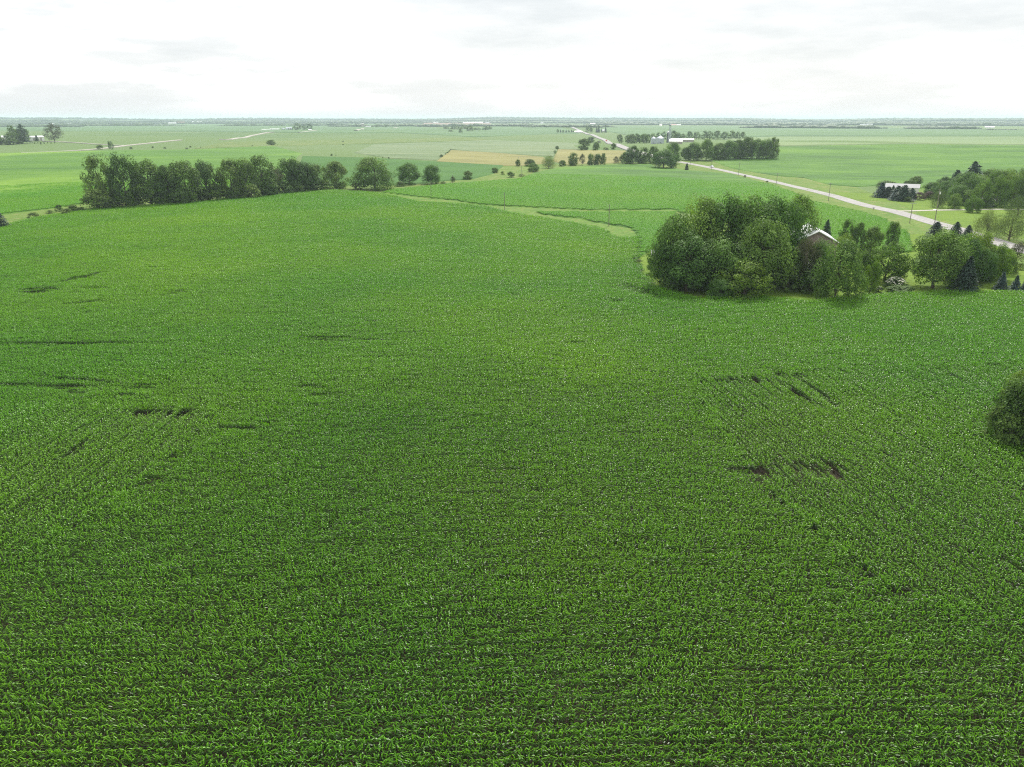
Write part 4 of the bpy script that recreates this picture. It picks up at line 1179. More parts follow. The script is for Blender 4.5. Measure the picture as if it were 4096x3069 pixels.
plant('c', 1240, 300, 110, 470, 'cedar', "shorter dark evergreen left of the tallest evergreen")
plant('c', 1400, 400, 143, 570, 'maple', "domed tree below the tall dark evergreen")
plant('c', 1290, 290, 315, 585, 'maple', "dark green tree behind the driveway at centre of the yard")
plant('c', 1255, 200, 430, 642, 'yellow', "small light tree left of the driveway tree")
plant('c', 1500, 240, 450, 690, 'yellow', "driveway tree with a clear trunk on the lawn")
row([('c', 1600, 280, 240, 625, 'yellow'), ('c', 1820, 310, 185, 615, 'yellow'), ('c', 2040, 290, 180, 605, 'yellow'), ('c', 2190, 220, 150, 605, 'yellow')], "light green tree, {} from the left above the driveway", "light trees above the driveway")
plant('c', 2120, 340, 455, 745, 'willow', "pale willow at the right edge beside the driveway")
row([('c', 1130, 320, 250, 520, 'maple'), ('c', 1520, 360, 170, 520, 'maple'), ('c', 1760, 380, 110, 520, 'yellow'), ('c', 1960, 360, 90, 530, 'yellow'), ('c', 2150, 340, 80, 530, 'maple')], "broad leafy tree, {} from the left in the middle of the right grove", "broad trees of the right grove")
plant('c', 2330, 420, 120, 620, 'yellow', "broad light tree cut by the right edge above the driveway")
plant('c', 1420, 260, 380, 600, 'maple', "dark tree between the driveway trees")
plant('c', 1700, 240, 420, 625, 'shrub', "dark bush hiding the second white house")
# bush tree at right edge, in the corn
plant('R', 1080, 820, 470, 1500, 'round', "dark bushy tree at the right edge among the corn")
plant('R', 1330, 900, 300, 1620, 'tall', "taller dark tree cut by the right edge in the corn")
plant('R', 1190, 560, 300, 1010, 'yellow', "yellow green vine topped tree at the right edge in the corn")
plant('R', 760, 420, 900, 1500, 'shrub', "low dark bush at the left foot of the right edge tree")
plant('R', 960, 520, 1050, 1620, 'shrub', "low bush in front of the right edge tree")
plant('R', 560, 200, 1330, 1500, 'weed', "pale weeds beside the right edge tree")

# white flowering shrubs
def flower_shrub(crop, x, w, top, base, n, label):
    e = plant(crop, x, w, top, base, 'shrub', label)
    r = np.random.default_rng(int(x)); V, Fc = [], []
    for i in range(n):
        a = r.uniform(0, 6.28); t = r.uniform(0.45, 0.98)
        rad = 0.5 * prof_shrub(t) * r.uniform(.75, 1.02)
        c = np.array([rad * math.cos(a), rad * math.sin(a), t * 1.0 + .02])
        k0 = len(V); s = r.uniform(.025, .045)
        V.append(tuple(c + np.array([0, 0, s * .4])))
        for q in range(6):
            an = q * 1.047; V.append((c[0] + s * math.cos(an), c[1] + s * math.sin(an), c[2] + r.uniform(-.2, .2) * s))
        for q in range(6): Fc.append((k0, k0 + 1 + q, k0 + 1 + (q + 1) % 6))
    me = bpy.data.meshes.new("blossom"); me.from_pydata(V, [], Fc); me.update()
    link_mesh("blossom", me, M['petal'], e)
flower_shrub('d', 1770, 290, 955, 1120, 150, "large shrub covered in white blossom by the yard lawn")
flower_shrub('d', 1525, 120, 1085, 1175, 50, "small white blossom shrub at the lawn edge")
flower_shrub('d', 1580, 70, 1180, 1238, 40, "lowest white blossom shrub beside the corn")
flower_shrub('d', 1480, 70, 1165, 1235, 18, "little pale shrub left of the lowest blossom shrub")
plant('d', 1860, 420, 1080, 1192, 'shrub', "low wide shrub below the large blossom shrub")

# ------------------------------------------------------------------ buildings
def depth_at(p): return float(proj(p.x, p.y, p.z)[2])
def gable(name, crop, x0, x1, ridge, eave, base, wall, roof, label, cat, depth=12.0, rz=0.0, doors=1, windows=0, overhang=0.4, lift=0.0):
    """gabled building whose long side spans x0..x1 and faces the camera; heights read from the photograph"""
    ox, oy, s = CROPS[crop]
    B = P(ox + .5 * (x0 + x1) * s, oy + base * s)
    dep = depth_at(B)
    m = s * dep / F4
    Ln = (x1 - x0) * m; he = max((base - eave) * m, 2.2); hr = max((base - ridge) * m, he + 1.2)
    face = math.atan2(-B.x, B.y)   # turn the long side to the viewer's bearing
    e = empty(name, (B.x, B.y, B.z + lift), face + rz); tag(e, label, cat)
    hl, d = Ln / 2, depth
    w = MB()
    w.add([(-hl, 0, -.6), (hl, 0, -.6), (hl, d, -.6), (-hl, d, -.6), (-hl, 0, he), (hl, 0, he), (hl, d, he), (-hl, d, he), (-hl, d / 2, hr), (hl, d / 2, hr)],
          [(0, 1, 5, 4), (1, 2, 6, 9, 5), (2, 3, 7, 6), (3, 0, 4, 8, 7)])
    wo = w.build("wall", wall, e)
    r = MB(); o = overhang; th = .18
    sl = (hr - he) / (d / 2)
    for sgn in (0, 1):
        y0, y1 = (-o, d / 2) if sgn == 0 else (d + o, d / 2)
        z0, z1 = he - sl * o, hr
        a = [(-hl - o, y0, z0 + .05), (hl + o, y0, z0 + .05), (hl + o, y1, z1 + .05), (-hl - o, y1, z1 + .05)]
        b = [(p[0], p[1], p[2] + th) for p in a]
        fs = [(0, 1, 2, 3), (7, 6, 5, 4), (0, 4, 5, 1), (1, 5, 6, 2), (2, 6, 7, 3), (3, 7, 4, 0)]
        if sgn: fs = [tuple(reversed(f)) for f in fs]
        r.add(a + b, fs)
    r.build("roof", roof, e)
    for i in range(doors):
        cx = -hl + Ln * (i + .5) / doors
        MB().box(cx - min(1.6, hl * .3), cx + min(1.6, hl * .3), -.08, -.02, 0, he * .82).build("door", M['tan_wall'], e)
    for i in range(windows):
        cx = -hl + Ln * (i + .25) / windows
        wi = MB().box(cx - .6, cx + .6, -.07, -.02, he * .4, he * .75).build("window", M['concrete_white'], e)
        MB().box(cx - .48, cx + .48, -.10, -.075, he * .44, he * .71).build("pane", M['glass'], wi)
    return e

# white house among spruces
gable("farm_house", 'c', 325, 735, 308, 350, 425, M['concrete_white'], M['shingle'], "white house with pale grey roof behind blue spruces", "house", depth=11, doors=1, windows=4)
gable("farm_house", 'c', 1560, 1780, 500, 560, 610, M['concrete_white'], M['shingle'], "white house almost hidden behind the driveway trees", "house", depth=10, windows=3)
# farm beside the grain bins
gable("machine_shed", 'a', 1895, 2115, 488, 515, 560, M['tan_wall'], M['steel_roof'], "low gabled shed with white roof beside the bins", "shed", depth=16, doors=2)
gable("machine_shed", 'b', -90, 325, 338, 352, 395, M['tan_wall'], M['steel_roof'], "long tan shed with white roof behind the grove", "shed", depth=18, doors=4)
gable("pole_barn", 'a', 215, 345, 330, 345, 364, M['concrete_white'], M['steel_roof'], "long low white barn beside the distant road", "barn", depth=14, doors=2)
gable("pole_barn", 'a', 487, 582, 190, 198, 210, M['concrete_white'], M['steel_roof'], "small bright white barn above the distant road farm", "barn", depth=14)
gable("farm_house", 'a', 505, 552, 225, 238, 252, M['concrete_white'], M['steel_roof'], "tiny white gabled house at the distant road", "house", depth=10)
gable("pole_barn", 'a', 243, 312, 247, 252, 262, M['concrete_white'], M['steel_roof'], "leftmost tiny white barn above the distant road", "barn", depth=12)
gable("pole_barn", 'a', 322, 368, 240, 248, 262, M['concrete_white'], M['redroof'], "tiny red roofed barn above the distant road", "barn", depth=12)
gable("pole_barn", 'a', 385, 425, 236, 246, 260, M['concrete_white'], M['steel_roof'], "tiny white barn right of the red roofed one", "barn", depth=12)
gable("farm_house", 'a', 700, 740, 305, 325, 352, M['concrete_white'], M['steel_roof'], "tiny white house between the far dark spruces", "house", depth=9)
gable("pole_barn", 'a', 1845, 1918, 198, 210, 225, M['concrete_white'], M['steel_roof'], "bright white barn seen above the grain elevator", "barn", depth=16)
gable("pole_barn", 'a', 1925, 2010, 210, 220, 229, M['concrete_white'], M['redroof'], "low reddish roofed barn right above the grain elevator", "barn", depth=14)
gable("pole_barn", 'a', 2015, 2095, 217, 222, 231, M['concrete_white'], M['steel_roof'], "low white barn far right above the grain elevator", "barn", depth=14)
gable("pole_barn", 'a', 1718, 1760, 220, 227, 238, M['concrete_white'], M['steel_roof'], "tiny white shed left above the grain elevator", "shed", depth=12)
# far left
gable("pole_barn", 'f', 845, 985, 580, 600, 682, M['concrete_white'], M['steel_roof'], "pale gabled shed at the far left farm", "shed", depth=12, rz=0.35)
gable("pole_barn", 'f', 690, 840, 585, 610, 690, M['concrete_white'], M['steel_roof'], "pale low shed behind the conical tree at far left", "shed", depth=12)
gable("farm_house", 'f', 60, 140, 580, 610, 690, M['concrete_white'], M['steel_roof'], "white house half hidden by trees at far left", "house", depth=9)
gable("poultry_barn", 'f', 1180, 1550, 305, 320, 345, M['concrete_white'], M['steel_roof'], "long white barn behind the lone tree at left", "barn", depth=18, doors=4)
gable("poultry_barn", 1, 1820, 1905, 138, 143, 153, M['concrete_white'], M['steel_roof'], "tiny far white barn, leftmost near the horizon woods", "barn", depth=18)
gable("poultry_barn", 1, 1915, 1990, 130, 137, 147, M['concrete_white'], M['redroof'], "tiny far reddish barn near the left horizon woods", "barn", depth=18)
gable("poultry_barn", 1, 2080, 2240, 126, 132, 143, M['concrete_white'], M['steel_roof'], "far row barn with white roof near the left woods", "barn", depth=18, doors=6)
gable("poultry_barn", 'h', 210, 355, 343, 348, 358, M['concrete_white'], M['steel_roof'], "left long low white barn at the distant farm", "barn", depth=14, doors=3)
gable("poultry_barn", 'h', 358, 520, 335, 343, 358, M['concrete_white'], M['steel_roof'], "right long low white barn at the distant farm", "barn", depth=14, doors=3)
gable("pole_barn", 'h', 640, 745, 312, 330, 356, M['galv'], M['galv'], "grey barn beside the distant farm spruces", "barn", depth=14)
gable("farm_house", 'h', 1035, 1090, 345, 355, 368, M['concrete_white'], M['steel_roof'], "tiny white house under the distant farm trees", "house", depth=9)
gable("pole_barn", 'h', 2045, 2140, 297, 304, 314, M['concrete_white'], M['steel_roof'], "low white barn beside the distant silo", "barn", depth=14)
gable("poultry_barn", 3, 787, 1003, 131, 138, 150, M['concrete_white'], M['steel_roof'], "very long white barn on the brown far field", "barn", depth=20, doors=6)
gable("poultry_barn", 3, 470, 522, 131, 136, 146, M['concrete_white'], M['steel_roof'], "short white barn on the brown far field", "barn", depth=20)
gable("farm_house", 3, 1030, 1072, 131, 140, 152, M['concrete_white'], M['steel_roof'], "tiny white house right of the very long barn", "house", depth=10)
gable("farm_house", 3, 1625, 1655, 137, 142, 150, M['concrete_white'], M['steel_roof'], "tiny white house in front of the centre horizon woods", "house", depth=10)
gable("farm_house", 5, 755, 800, 128, 136, 148, M['concrete_white'], M['steel_roof'], "left tiny white house before the right horizon woods", "house", depth=10)
gable("farm_house", 5, 812, 862, 124, 134, 148, M['concrete_white'], M['steel_roof'], "right tiny white house before the right horizon woods", "house", depth=12)
gable("pole_barn", 5, 1868, 1942, 148, 154, 164, M['concrete_white'], M['steel_roof'], "tiny white farm barn near the right picture edge", "barn", depth=12)
gable("pole_barn", 5, 2130, 2195, 125, 131, 142, M['concrete_white'], M['steel_roof'], "farthest tiny white barn at the right picture edge", "barn", depth=12)
gable("garden_shed", 6, 235, 300, 600, 622, 690, M['red_board'], M['shingle'], "small brown roofed shed at the left tip of the clump", "shed", depth=4)

# old barn, only its gable top shows between the trees
def old_barn():
    B = P(*K('d', 560, 860))
    e = empty("old_barn", B, -0.22); tag(e, "old barn with pale grey roof and faded red gable between trees", "barn")
    W, Ln = 12.0, 18.0
    vt = K('d', 490, 283)[1]; lo, hi = 3, 30
    for _ in range(30):
        m = .5 * (lo + hi)
        if proj(B.x, B.y, B.z + m)[1] > vt: lo = m
        else: hi = m
    Hh = lo; we = Hh - 3.1
    def zt(x): return we + (Hh - we) * (1 - abs(x) / (W / 2))
    nb = 28
    for i in range(nb):
        x0, x1 = -W / 2 + W * i / nb + .012, -W / 2 + W * (i + 1) / nb - .012
        dz = 0.015 * (i % 3)
        MB().add([(x0, -dz, -.4), (x1, -dz, -.4), (x1, -dz, zt(x1)), (x0, -dz, zt(x0)), (x0, .1, -.4), (x1, .1, -.4), (x1, .1, zt(x1)), (x0, .1, zt(x0))],
                 [(0, 1, 2, 3), (5, 4, 7, 6), (0, 3, 7, 4), (1, 5, 6, 2), (3, 2, 6, 7)]).build("board", M['red_board'], e)
    MB().box(-W / 2, -W / 2 + .15, .12, Ln, -.4, we).box(W / 2 - .15, W / 2, .12, Ln, -.4, we).box(-W / 2 + .15, W / 2 - .15, Ln - .15, Ln, -.4, we).build("wall", M['red_board'], e)
    ov, n = .5, 9
    for sgn in (-1, 1):
        for i in range(n):      # roof sheets, each lapped over the next
            y0, y1 = -.6 + (Ln + 1.2) * i / n, -.6 + (Ln + 1.2) * (i + 1) / n + .05
            z0, z1 = zt(W / 2 + ov) + .06 + .012 * (i % 2), Hh + .06 + .012 * (i % 2)
            a = [(sgn * (W / 2 + ov), y0, z0), (sgn * .02, y0, z1), (sgn * .02, y1, z1), (sgn * (W / 2 + ov), y1, z0)]
            b = [(p[0], p[1], p[2] + .06) for p in a]
            fs = [(0, 1, 2, 3), (7, 6, 5, 4), (0, 4, 5, 1), (1, 5, 6, 2), (2, 6, 7, 3), (3, 7, 4, 0)]
            if sgn > 0: fs = [tuple(reversed(f)) for f in fs]
            MB().add(a + b, fs).build("roof_sheet", M['steel_roof'], e)
        MB().tube([(sgn * (W / 2 + ov), -.66, zt(W / 2 + ov) + .1), (0, -.66, Hh + .14)], [.17, .17], 5).build("trim", M['concrete_white'], e)
    MB().tube([(0, -.7, Hh + .16), (0, Ln + .7, Hh + .16)], [.13, .13], 6).build("ridge_cap", M['concrete_white'], e)
    MB().box(-1.8, 1.8, -.14, -.05, 0, 3.4).build("door", M['concrete_white'], e)
    MB().box(-.8, .8, -.14, -.05, we - 2.6, we - .9).build("hay_door", M['shingle'], e)
old_barn()

def grain_bin(crop, x, w, top, eave, base, label, mat, rings=7):
    ox, oy, s = CROPS[crop]
    B = P(ox + x * s, oy + base * s); dep = depth_at(B); m = s * dep / F4
    r = w * m / 2; he = (base - eave) * m; ht = (base - top) * m
    e = empty("grain_bin", (B.x, B.y + r * .6, B.z)); tag(e, label, "grain bin")
    prof = [(r, -.5)]
    for i in range(rings):
        z0 = he * i / rings
        prof += [(r, z0 + .04), (r + .05, z0 + he / rings * .5), (r, z0 + he / rings - .04)]
    prof.append((r, he)); MB().lathe(prof, 28).build("wall", mat, e)
    ro = MB().lathe([(r * 1.04, he - .05), (r * 1.04, he + .1), (r * .12, ht - .3), (r * .12, ht), (0.02, ht + .15)], 28).build("roof", M['galv'], e)
    for i in range(12):
        an = 2 * math.pi * i / 12
        c, s_ = math.cos(an), math.sin(an)
        MB().tube([(r * 1.04 * c, r * 1.04 * s_, he + .14), (r * .12 * c, r * .12 * s_, ht - .2)], [.06, .05], 4).build("rib", M['galv'], ro)
    MB().box(-.5, .5, -r - .12, -r + .02, 0, 2.0).build("door", M['galv_dark'], e)
    MB().tube([(r * .7, -r * .72, 0), (r * .7, -r * .72, he)], [.12, .12], 4).build("ladder", M['galv'], e)
    return B, m
grain_bin('a', 1612, 92, 432, 466, 557, "smaller ribbed steel grain bin on the left", M['galv'])
Bb, mm = grain_bin('a', 1731, 140, 419, 462, 552, "larger ribbed steel grain bin with conical roof", M['galv'])
grain_bin('h', 585, 60, 320, 332, 358, "far grey steel bin at the distant farm", M['galv'], 4)
def silo(crop, x, w, top, base, label, mat, capmat):
    ox, oy, s = CROPS[crop]
    B = P(ox + x * s, oy + base * s); m = s * depth_at(B) / F4; r = w * m / 2; h = (base - top) * m
    e = empty("silo", B); tag(e, label, "silo")
    MB().lathe([(r, -.5)] + [q for i in range(9) for q in ((r, h * .9 * i / 9 + .05), (r + .06, h * .9 * i / 9 + .2), (r, h * .9 * i / 9 + .35))] + [(r, h * .9)], 24).build("wall", mat, e)
    MB().lathe([(r * 1.06, h * .9), (r * 1.0, h * .95), (r * .6, h * .985), (.05, h)], 24).build("cap", capmat, e)
    MB().box(-.4, .4, -r - .5, -r + .02, 0, h * .88).build("chute", capmat, e)
silo('a', 1864, 52, 348, 532, "dark blue steel silo with white cap", M['galv_dark'], M['concrete_white'])
silo('h', 1995, 62, 240, 312, "distant grey silo with white top", M['tan_wall'], M['concrete_white'])

def elevator():
    B = P(*K('a', 1890, 535)); m = .2260 * depth_at(B) / F4
    h = (535 - 230) * m
    e = empty("grain_elevator", (B.x, B.y + 4, B.z)); tag(e, "tall lattice grain elevator leg rising above the bins", "elevator")
    w = 1.3
    for cx, cy_ in ((-w, -w), (w, -w), (w, w), (-w, w)):
        MB().tube([(cx, cy_, 0), (cx, cy_, h * .93)], [.14, .12], 5).build("post", M['galv'], e)
    nbr = 9
    for i in range(nbr):
        z0, z1 = h * .93 * i / nbr, h * .93 * (i + 1) / nbr
        b = MB()
        for (a, c) in (((-w, -w), (w, -w)), ((w, -w), (w, w)), ((w, w), (-w, w)), ((-w, w), (-w, -w))):
            b.tube([(a[0], a[1], z0), (c[0], c[1], z1)], [.07, .07], 4); b.tube([(a[0], a[1], z1), (c[0], c[1], z1)], [.06, .06], 4)
        b.build("brace", M['galv'], e)
    MB().tube([(0, 0, 0), (0, 0, h * .95)], [.55, .55], 6).build("leg_casing", M['galv'], e)
    MB().box(-1.9, 1.9, -1.6, 1.6, h * .93, h * .955).build("platform", M['galv_dark'], e)
    MB().lathe([(.9, h * .955), (1.1, h * .97), (.8, h), (.05, h + .4)], 10).build("head", M['galv'], e)
    MB().box(2.2, 3.0, -.5, .5, 0, h * .78).build("second_leg", M['galv'], e)
    MB().tube([(0, -.5, h * .68), (-150 * m, -2, (535 - 418) * m)], [.28, .28], 6).build("spout", M['galv'], e)
    MB().tube([(.6, -.5, h * .68), (68 * m, 2, (535 - 468) * m)], [.28, .28], 6).build("spout", M['galv'], e)
elevator()

# ------------------------------------------------------------------ poles
def pole(name, crop, xb, base, xt, top, label, arms=(), r=.15, extra=None, group=None):
    ox, oy, s = CROPS[crop]
    B = P(ox + xb * s, oy + base * s)
    vt = oy + top * s; ut = ox + xt * s
    lo, hi = 1, 25
    for _ in range(30):
        m = .5 * (lo + hi)
        if proj(B.x, B.y, B.z + m)[1] > vt: lo = m
        else: hi = m
    h = lo
    _, _, dep = proj(B.x, B.y, B.z + h)
    lean = (ut - float(proj(B.x, B.y, B.z + h)[0])) * float(dep) / F4
    e = empty(name, (B.x, B.y, B.z)); tag(e, label, "pole", group)
    top_p = Vector((lean, 0, h))
    MB().tube([(0, 0, -.5), (lean * .5, 0, h * .5), top_p], [r, r * .88, r * .72], 8).build("post", M['wood'], e)
    for z, wd in arms:
        c = Vector((lean * z, -.12, h * z))
        a = MB().box(c.x - wd / 2, c.x + wd / 2, c.y - .07, c.y + .05, c.z - .07, c.z + .07).build("crossarm", M['shingle'], e)
        for q in (-.46, -.2, .2, .46):
            MB().lathe([(.05, c.z + .075), (.07, c.z + .15), (.04, c.z + .24)], 7, c.x + q * wd, c.y).build("insulator", M['ceramic'], a)
    if not arms:
        MB().lathe([(.05, h), (.08, h + .1), (.04, h + .22)], 7, lean, 0).build("insulator", M['ceramic'], e)
    if extra: extra(e, h, lean)
    return e, Vector((B.x + lean, B.y, B.z + h))
pole("field_pole", 'L', 1724, 305, 1728, 143, "tall grey pole at the near end of the grass strip", r=.19)
pole("field_pole", 'L', 956, 193, 955, 58, "slim pole in the middle of the grass strip", r=.17)
pole("field_pole", 'L', 413, 97, 412, -30, "slim pole at the far narrow part of the grass strip", r=.17)
pole("field_pole", 2, 1974, 866, 1963, 720, "slim pole before the largest rounded tree", r=.2)
pole("field_pole", 3, 1424, 692, 1418, 600, "slim pole on the pale grass bay", r=.17)
pole("field_pole", 3, 1382, 606, 1384, 505, "slim pole beside the narrow tree at the tan field", r=.17)
pole("field_pole", 3, 678, 788, 675, 700, "slim pole by the half bare shrub", r=.17)
pole("utility_pole", 'b', 264, 828, 276, 684, "pale roadside pole nearest the road bend trees", [(.95, 2.2)], r=.18)
pole("utility_pole", 'b', 641, 888, 656, 714, "roadside pole beside the white pickup", [(.95, 2.2)], r=.17)
pole("utility_pole", 'b', 1118, 988, 1150, 745, "roadside pole left of the thin bush", [(.96, 2.2)], r=.17)
pole("utility_pole", 'b', 1786, 1150, 1822, 935, "roadside pole right of the small dark bush", [(.92, 2.2)], r=.17)
pole("utility_pole", 5, 474, 812, 494, 648, "roadside pole left of the white house yard", [(.97, 2.2)], r=.17)
pole("utility_pole", 'c', 644, 838, 700, 512, "double crossarm pole on the near road edge", [(.985, 2.9), (.84, 3.1)], r=.17)
def transformer(e, h, lean):
    c = Vector((lean * .86 + .32, -.1, h * .86))
    t = MB().lathe([(.24, c.z - .5), (.26, c.z + .35), (.15, c.z + .5)], 12, c.x, c.y).build("transformer", M['concrete_white'], e)
    MB().tube([(c.x, c.y, c.z + .5), (c.x, c.y, c.z + .75)], [.05, .04], 6).build("bushing", M['ceramic'], t)
    z = h * .40; x0 = lean * .40
    a = MB().tube([(x0, -.15, z - .2), (x0 - .9, -.3, z + .1)], [.05, .04], 6).build("bracket", M['galv'], e)
    MB().lathe([(.1, z + .18), (.75, z - .02), (.78, z - .1)], 16, x0 - 1.0, -.3).build("lamp_hood", M['concrete_white'], a)
pole("utility_pole", 'c', 988, 835, 1063, 352, "leaning pole with transformer and round white hood", (), r=.19, extra=transformer)

# cables between the road poles
def cable(a, b, label, sag=1.0):
    mb = MB(); pts = []
    for i in range(13):
        t = i / 12; p = a.lerp(b, t); p.z -= sag * 4 * t * (1 - t); pts.append(p)
    mb.tube(pts, [.022] * 13, 4); tag(mb.build("cable", M['black'], None), label, "cable")

# mailbox
def mailbox():
    B = P(*K('c', 148, 657)); e = empty("mailbox", B, .4); tag(e, "small dark mailbox on a post at the road edge", "mailbox")
    MB().box(-.06, .06, -.06, .06, -.3, 1.05).build("post", M['wood'], e)
    v, n = [], 7
    b = MB()
    for y in (-.45, .45):
        v += [(-.2, y, 1.06), (.2, y, 1.06)] + [(.2 * math.cos(a), y, 1.3 + .2 * math.sin(a)) for a in np.linspace(0, math.pi, n)]
    m_ = n + 2
    f = [tuple(range(m_)), tuple(range(2 * m_ - 1, m_ - 1, -1))]
    for i in range(m_): f.append((i, m_ + i, m_ + (i + 1) % m_, (i + 1) % m_))
    bo = b.add(v, f).build("box", M['black'], e)
    MB().box(.21, .23, -.1, .1, 1.3, 1.5).build("flag", M['red_car'], bo)
mailbox()

# ------------------------------------------------------------------ vehicles
def vehicle(name, pxa, heading_to, paint, label, cat, L=5.4, Wd=2.0, Ht=1.8, pickup=False, off=0.0, cargo=False):
    A, Bq = P(*pxa), P(*heading_to)
    rz = math.atan2(Bq.y - A.y, Bq.x - A.x)
    nrm = Vector((math.sin(rz), -math.cos(rz), 0)) * off
    d = math.hypot(A.x, A.y)
    e = empty(name, (A.x + nrm.x, A.y + nrm.y, A.z + .19 + .0004 * d), rz); tag(e, label, cat)
    prof = [(-L / 2, .45), (L / 2, .45), (L / 2, .85), (L / 2 - .15, 1.0), (L * .22, 1.08), (L * .10, Ht), (-L * .12, Ht)]
    if pickup: prof += [(-L * .17, 1.12), (-L / 2 + .03, 1.1)]
    elif cargo: prof = [(-L / 2, .5), (L / 2, .5), (L / 2, 1.4), (L * .38, 1.6), (L * .33, 2.5), (L * .2, 2.55), (L * .18, Ht), (-L / 2, Ht)]
    else: prof += [(-L * .38, 1.12), (-L / 2 + .05, 1.0)]
    n = len(prof); v = [(x, -Wd / 2, z) for x, z in prof] + [(x, Wd / 2, z) for x, z in prof]
    f = [tuple(range(n)), tuple(range(2 * n - 1, n - 1, -1))] + [(i, n + i, n + (i + 1) % n, (i + 1) % n) for i in range(n)]
    MB().add(v, f).build("body", paint, e)
    zt = 1.14 if not cargo else 1.7
    zz = Ht - .1 if not cargo else 2.4
    xa, xb = (-L * .10, L * .13) if not cargo else (L * .22, L * .33)
    for sgn in (-1, 1):
        MB().box(xa, xb - .15, sgn * (Wd / 2 + .012) - .01, sgn * (Wd / 2 + .012) + .01, zt, zz).build("side_window", M['glass'], e)
    for wx in (-L * .31, L * .31):
        for sgn in (-1, 1):
            wh = MB(); pts = [(wx, sgn * (Wd / 2 - .24), .36), (wx, sgn * (Wd / 2 + .02), .36)]
            w_ = wh.tube(pts, [.36, .36], 14).build("wheel", M['rubber'], e)
            MB().tube([(wx, sgn * (Wd / 2 + .021), .36), (wx, sgn * (Wd / 2 + .04), .36)], [.2, .2], 10).build("rim", M['galv'], w_)
    for sgn in (-1, 1):
        MB().box(L / 2 + .002, L / 2 + .03, sgn * Wd * .36 - .18, sgn * Wd * .36 + .18, .66, .82).build("headlight", M['concrete_white'], e)
vehicle("pickup_truck", K('b', 628, 848), K('b', 1000, 935), M['white_car'], "white pickup driving on the road below the grove", "truck", L=5.8, Ht=1.9, pickup=True, off=-1.2)
vehicle("box_truck", K('a', 775, 522), K('a', 930, 585), M['red_car'], "red truck on the far stretch of road", "truck", L=8.0, Wd=2.5, Ht=3.3, cargo=True)

# ------------------------------------------------------------------ far woods and masts
M['wood_far'] = leaf_mat("far_wood_leaf", (0.030, 0.062, 0.020), (0.065, 0.110, 0.035), (1.15, 1.1, 0.95), trans=0.1, big=0.004, objvar=False)
ico = bmesh.new(); bmesh.ops.create_icosphere(ico, subdivisions=1, radius=1.0)
ICO_V = np.array([tuple(v.co) for v in ico.verts]); ICO_F = np.array([[v.index for v in f.verts] for f in ico.faces]); ico.free()
def belt(u0, u1, dist, hgt, n, depth, label, seed, curve=0.0):
    r = np.random.default_rng(seed); V, T, Fc = [], [], []
    a0, a1 = math.atan((u0 - 2048) / F4 / CP), math.atan((u1 - 2048) / F4 / CP)
    for i in range(n):
        t = (i + r.random()) / n
        az = a0 + (a1 - a0) * t
        d = dist * (1 + curve * (t - .5)) + r.uniform(-depth, depth)
        x, y = d * math.sin(az), d * math.cos(az)
        edge = min(1.0, .45 + 5 * min(t, 1 - t))
        hh = hgt * r.uniform(.65, 1.15) * edge * (0.86 + .22 * math.sin(t * 19 + seed) * math.sin(t * 47))
        wr = hh * r.uniform(.8, 1.4)
        sh = 1 + 0.12 * r.standard_normal(len(ICO_V))
        P3 = ICO_V * np.stack([sh * wr, sh * wr, sh * hh * .55], -1)
        k0 = len(V)
        V += (P3 + np.array([x, y, float(H(x, y)) + hh * .45])).tolist()
        T += np.clip(np.repeat(r.normal(.45, .08), len(ICO_V)) + r.normal(0, .05, len(ICO_V)), 0, 1).tolist()
        Fc += (ICO_F + k0).tolist()
    o = link_mesh("far_woodland", to_mesh("far_woodland", V, Fc, T, M['wood_far']))
    tag(o, label, "woods", kind="stuff")
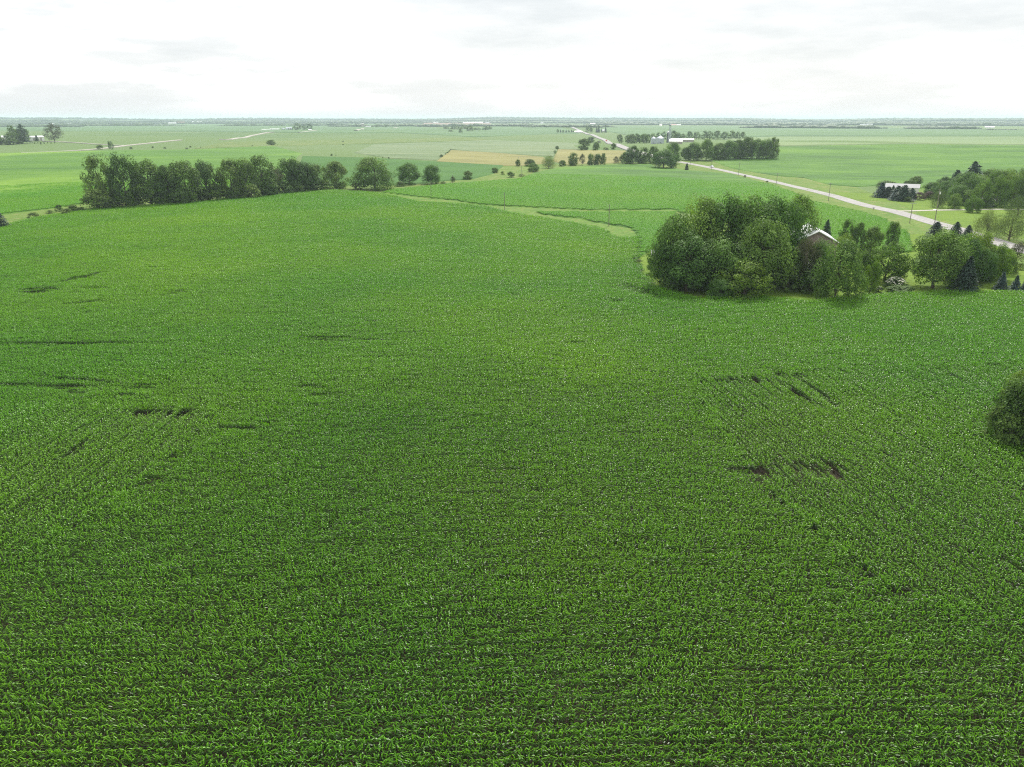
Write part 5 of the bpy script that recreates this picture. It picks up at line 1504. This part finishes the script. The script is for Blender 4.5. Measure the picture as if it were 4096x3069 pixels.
# near belts first; widths in photograph pixels
belt(2080, 2420, 3300, 13, 90, 60, "hazy wood behind the distant road farm", 1)
belt(1400, 2300, 4000, 15, 400, 100, "hazy wooded belt across the centre distance", 2)
belt(180, 540, 4200, 13, 110, 90, "hazy wood behind the long barn at left", 3)
belt(-200, 900, 5000, 16, 520, 140, "pale wooded belt along the left distance", 4)
belt(1000, 1500, 4600, 14, 140, 110, "pale wood right of the distant silo", 5)
belt(2850, 3370, 3600, 16, 190, 80, "hazy wood along the right far field", 6)
belt(3430, 3700, 3700, 15, 100, 110, "hazy wood beside the right white houses", 7)
belt(3960, 4600, 2700, 13, 120, 70, "darker wood at the right picture edge", 8)
belt(3700, 4050, 3200, 5, 90, 50, "low hazy hedge before the right pale field", 9)
belt(2300, 3200, 5200, 18, 480, 150, "pale wooded belt behind the grain elevator", 10)
belt(3100, 4700, 5600, 20, 800, 180, "pale wooded ridge along the right distance", 11)
belt(-900, 5000, 6600, 19, 1800, 350, "pale bluish woods across the whole far distance", 16)
belt(-800, 1500, 7600, 22, 900, 300, "bluish woods on the left skyline", 12)
belt(1300, 3000, 8000, 22, 760, 300, "bluish woods on the centre skyline", 13)
belt(2700, 4900, 8400, 26, 900, 300, "bluish woods on the right skyline", 14)
belt(-900, 5000, 10200, 26, 2200, 400, "palest woods on the far skyline", 15)
def mast(u, dist, h, label):
    a = math.atan((u - 2048) / F4 / CP); x, y = dist * math.sin(a), dist * math.cos(a)
    e = empty("radio_mast", (x, y, float(H(x, y)))); tag(e, label, "mast")
    for q in range(3):
        an = q * 2.094
        MB().tube([(1.2 * math.cos(an), 1.2 * math.sin(an), 0), (.5 * math.cos(an), .5 * math.sin(an), h)], [.35, .3], 4).build("leg", M['galv'], e)
    b = MB()
    for i in range(12):
        z = h * i / 12
        for q in range(3):
            p, q2 = q * 2.094, (q + 1) * 2.094
            b.tube([(1.1 * math.cos(p), 1.1 * math.sin(p), z), (.9 * math.cos(q2), .9 * math.sin(q2), z + h / 12)], [.15, .15], 3)
    b.build("bracing", M['galv'], e)
HAZE_TOP = 54.0

# ------------------------------------------------------------------ haze
def haze():
    m, nt, N, L, out = new_mat("haze_air")
    pv = N.new("ShaderNodeVolumePrincipled")
    pv.inputs["Color"].default_value = (0.76, 0.89, 1.0, 1)
    pv.inputs["Density"].default_value = HAZE_DENSITY
    pv.inputs["Anisotropy"].default_value = 0.0
    L.new(pv.outputs["Volume"], out.inputs["Volume"])
    try: m.volume_intersection_method = 'FAST'
    except Exception: pass
    o = MB().box(-60000, 60000, -60000, 60000, -12, 75).build("haze", m)
    tag(o, "thin bright summer haze over the fields", "haze", kind="stuff")
haze()
print("TRIS", sum(len(o.data.polygons) for o in S.objects if o.type == 'MESH'), len(S.objects))
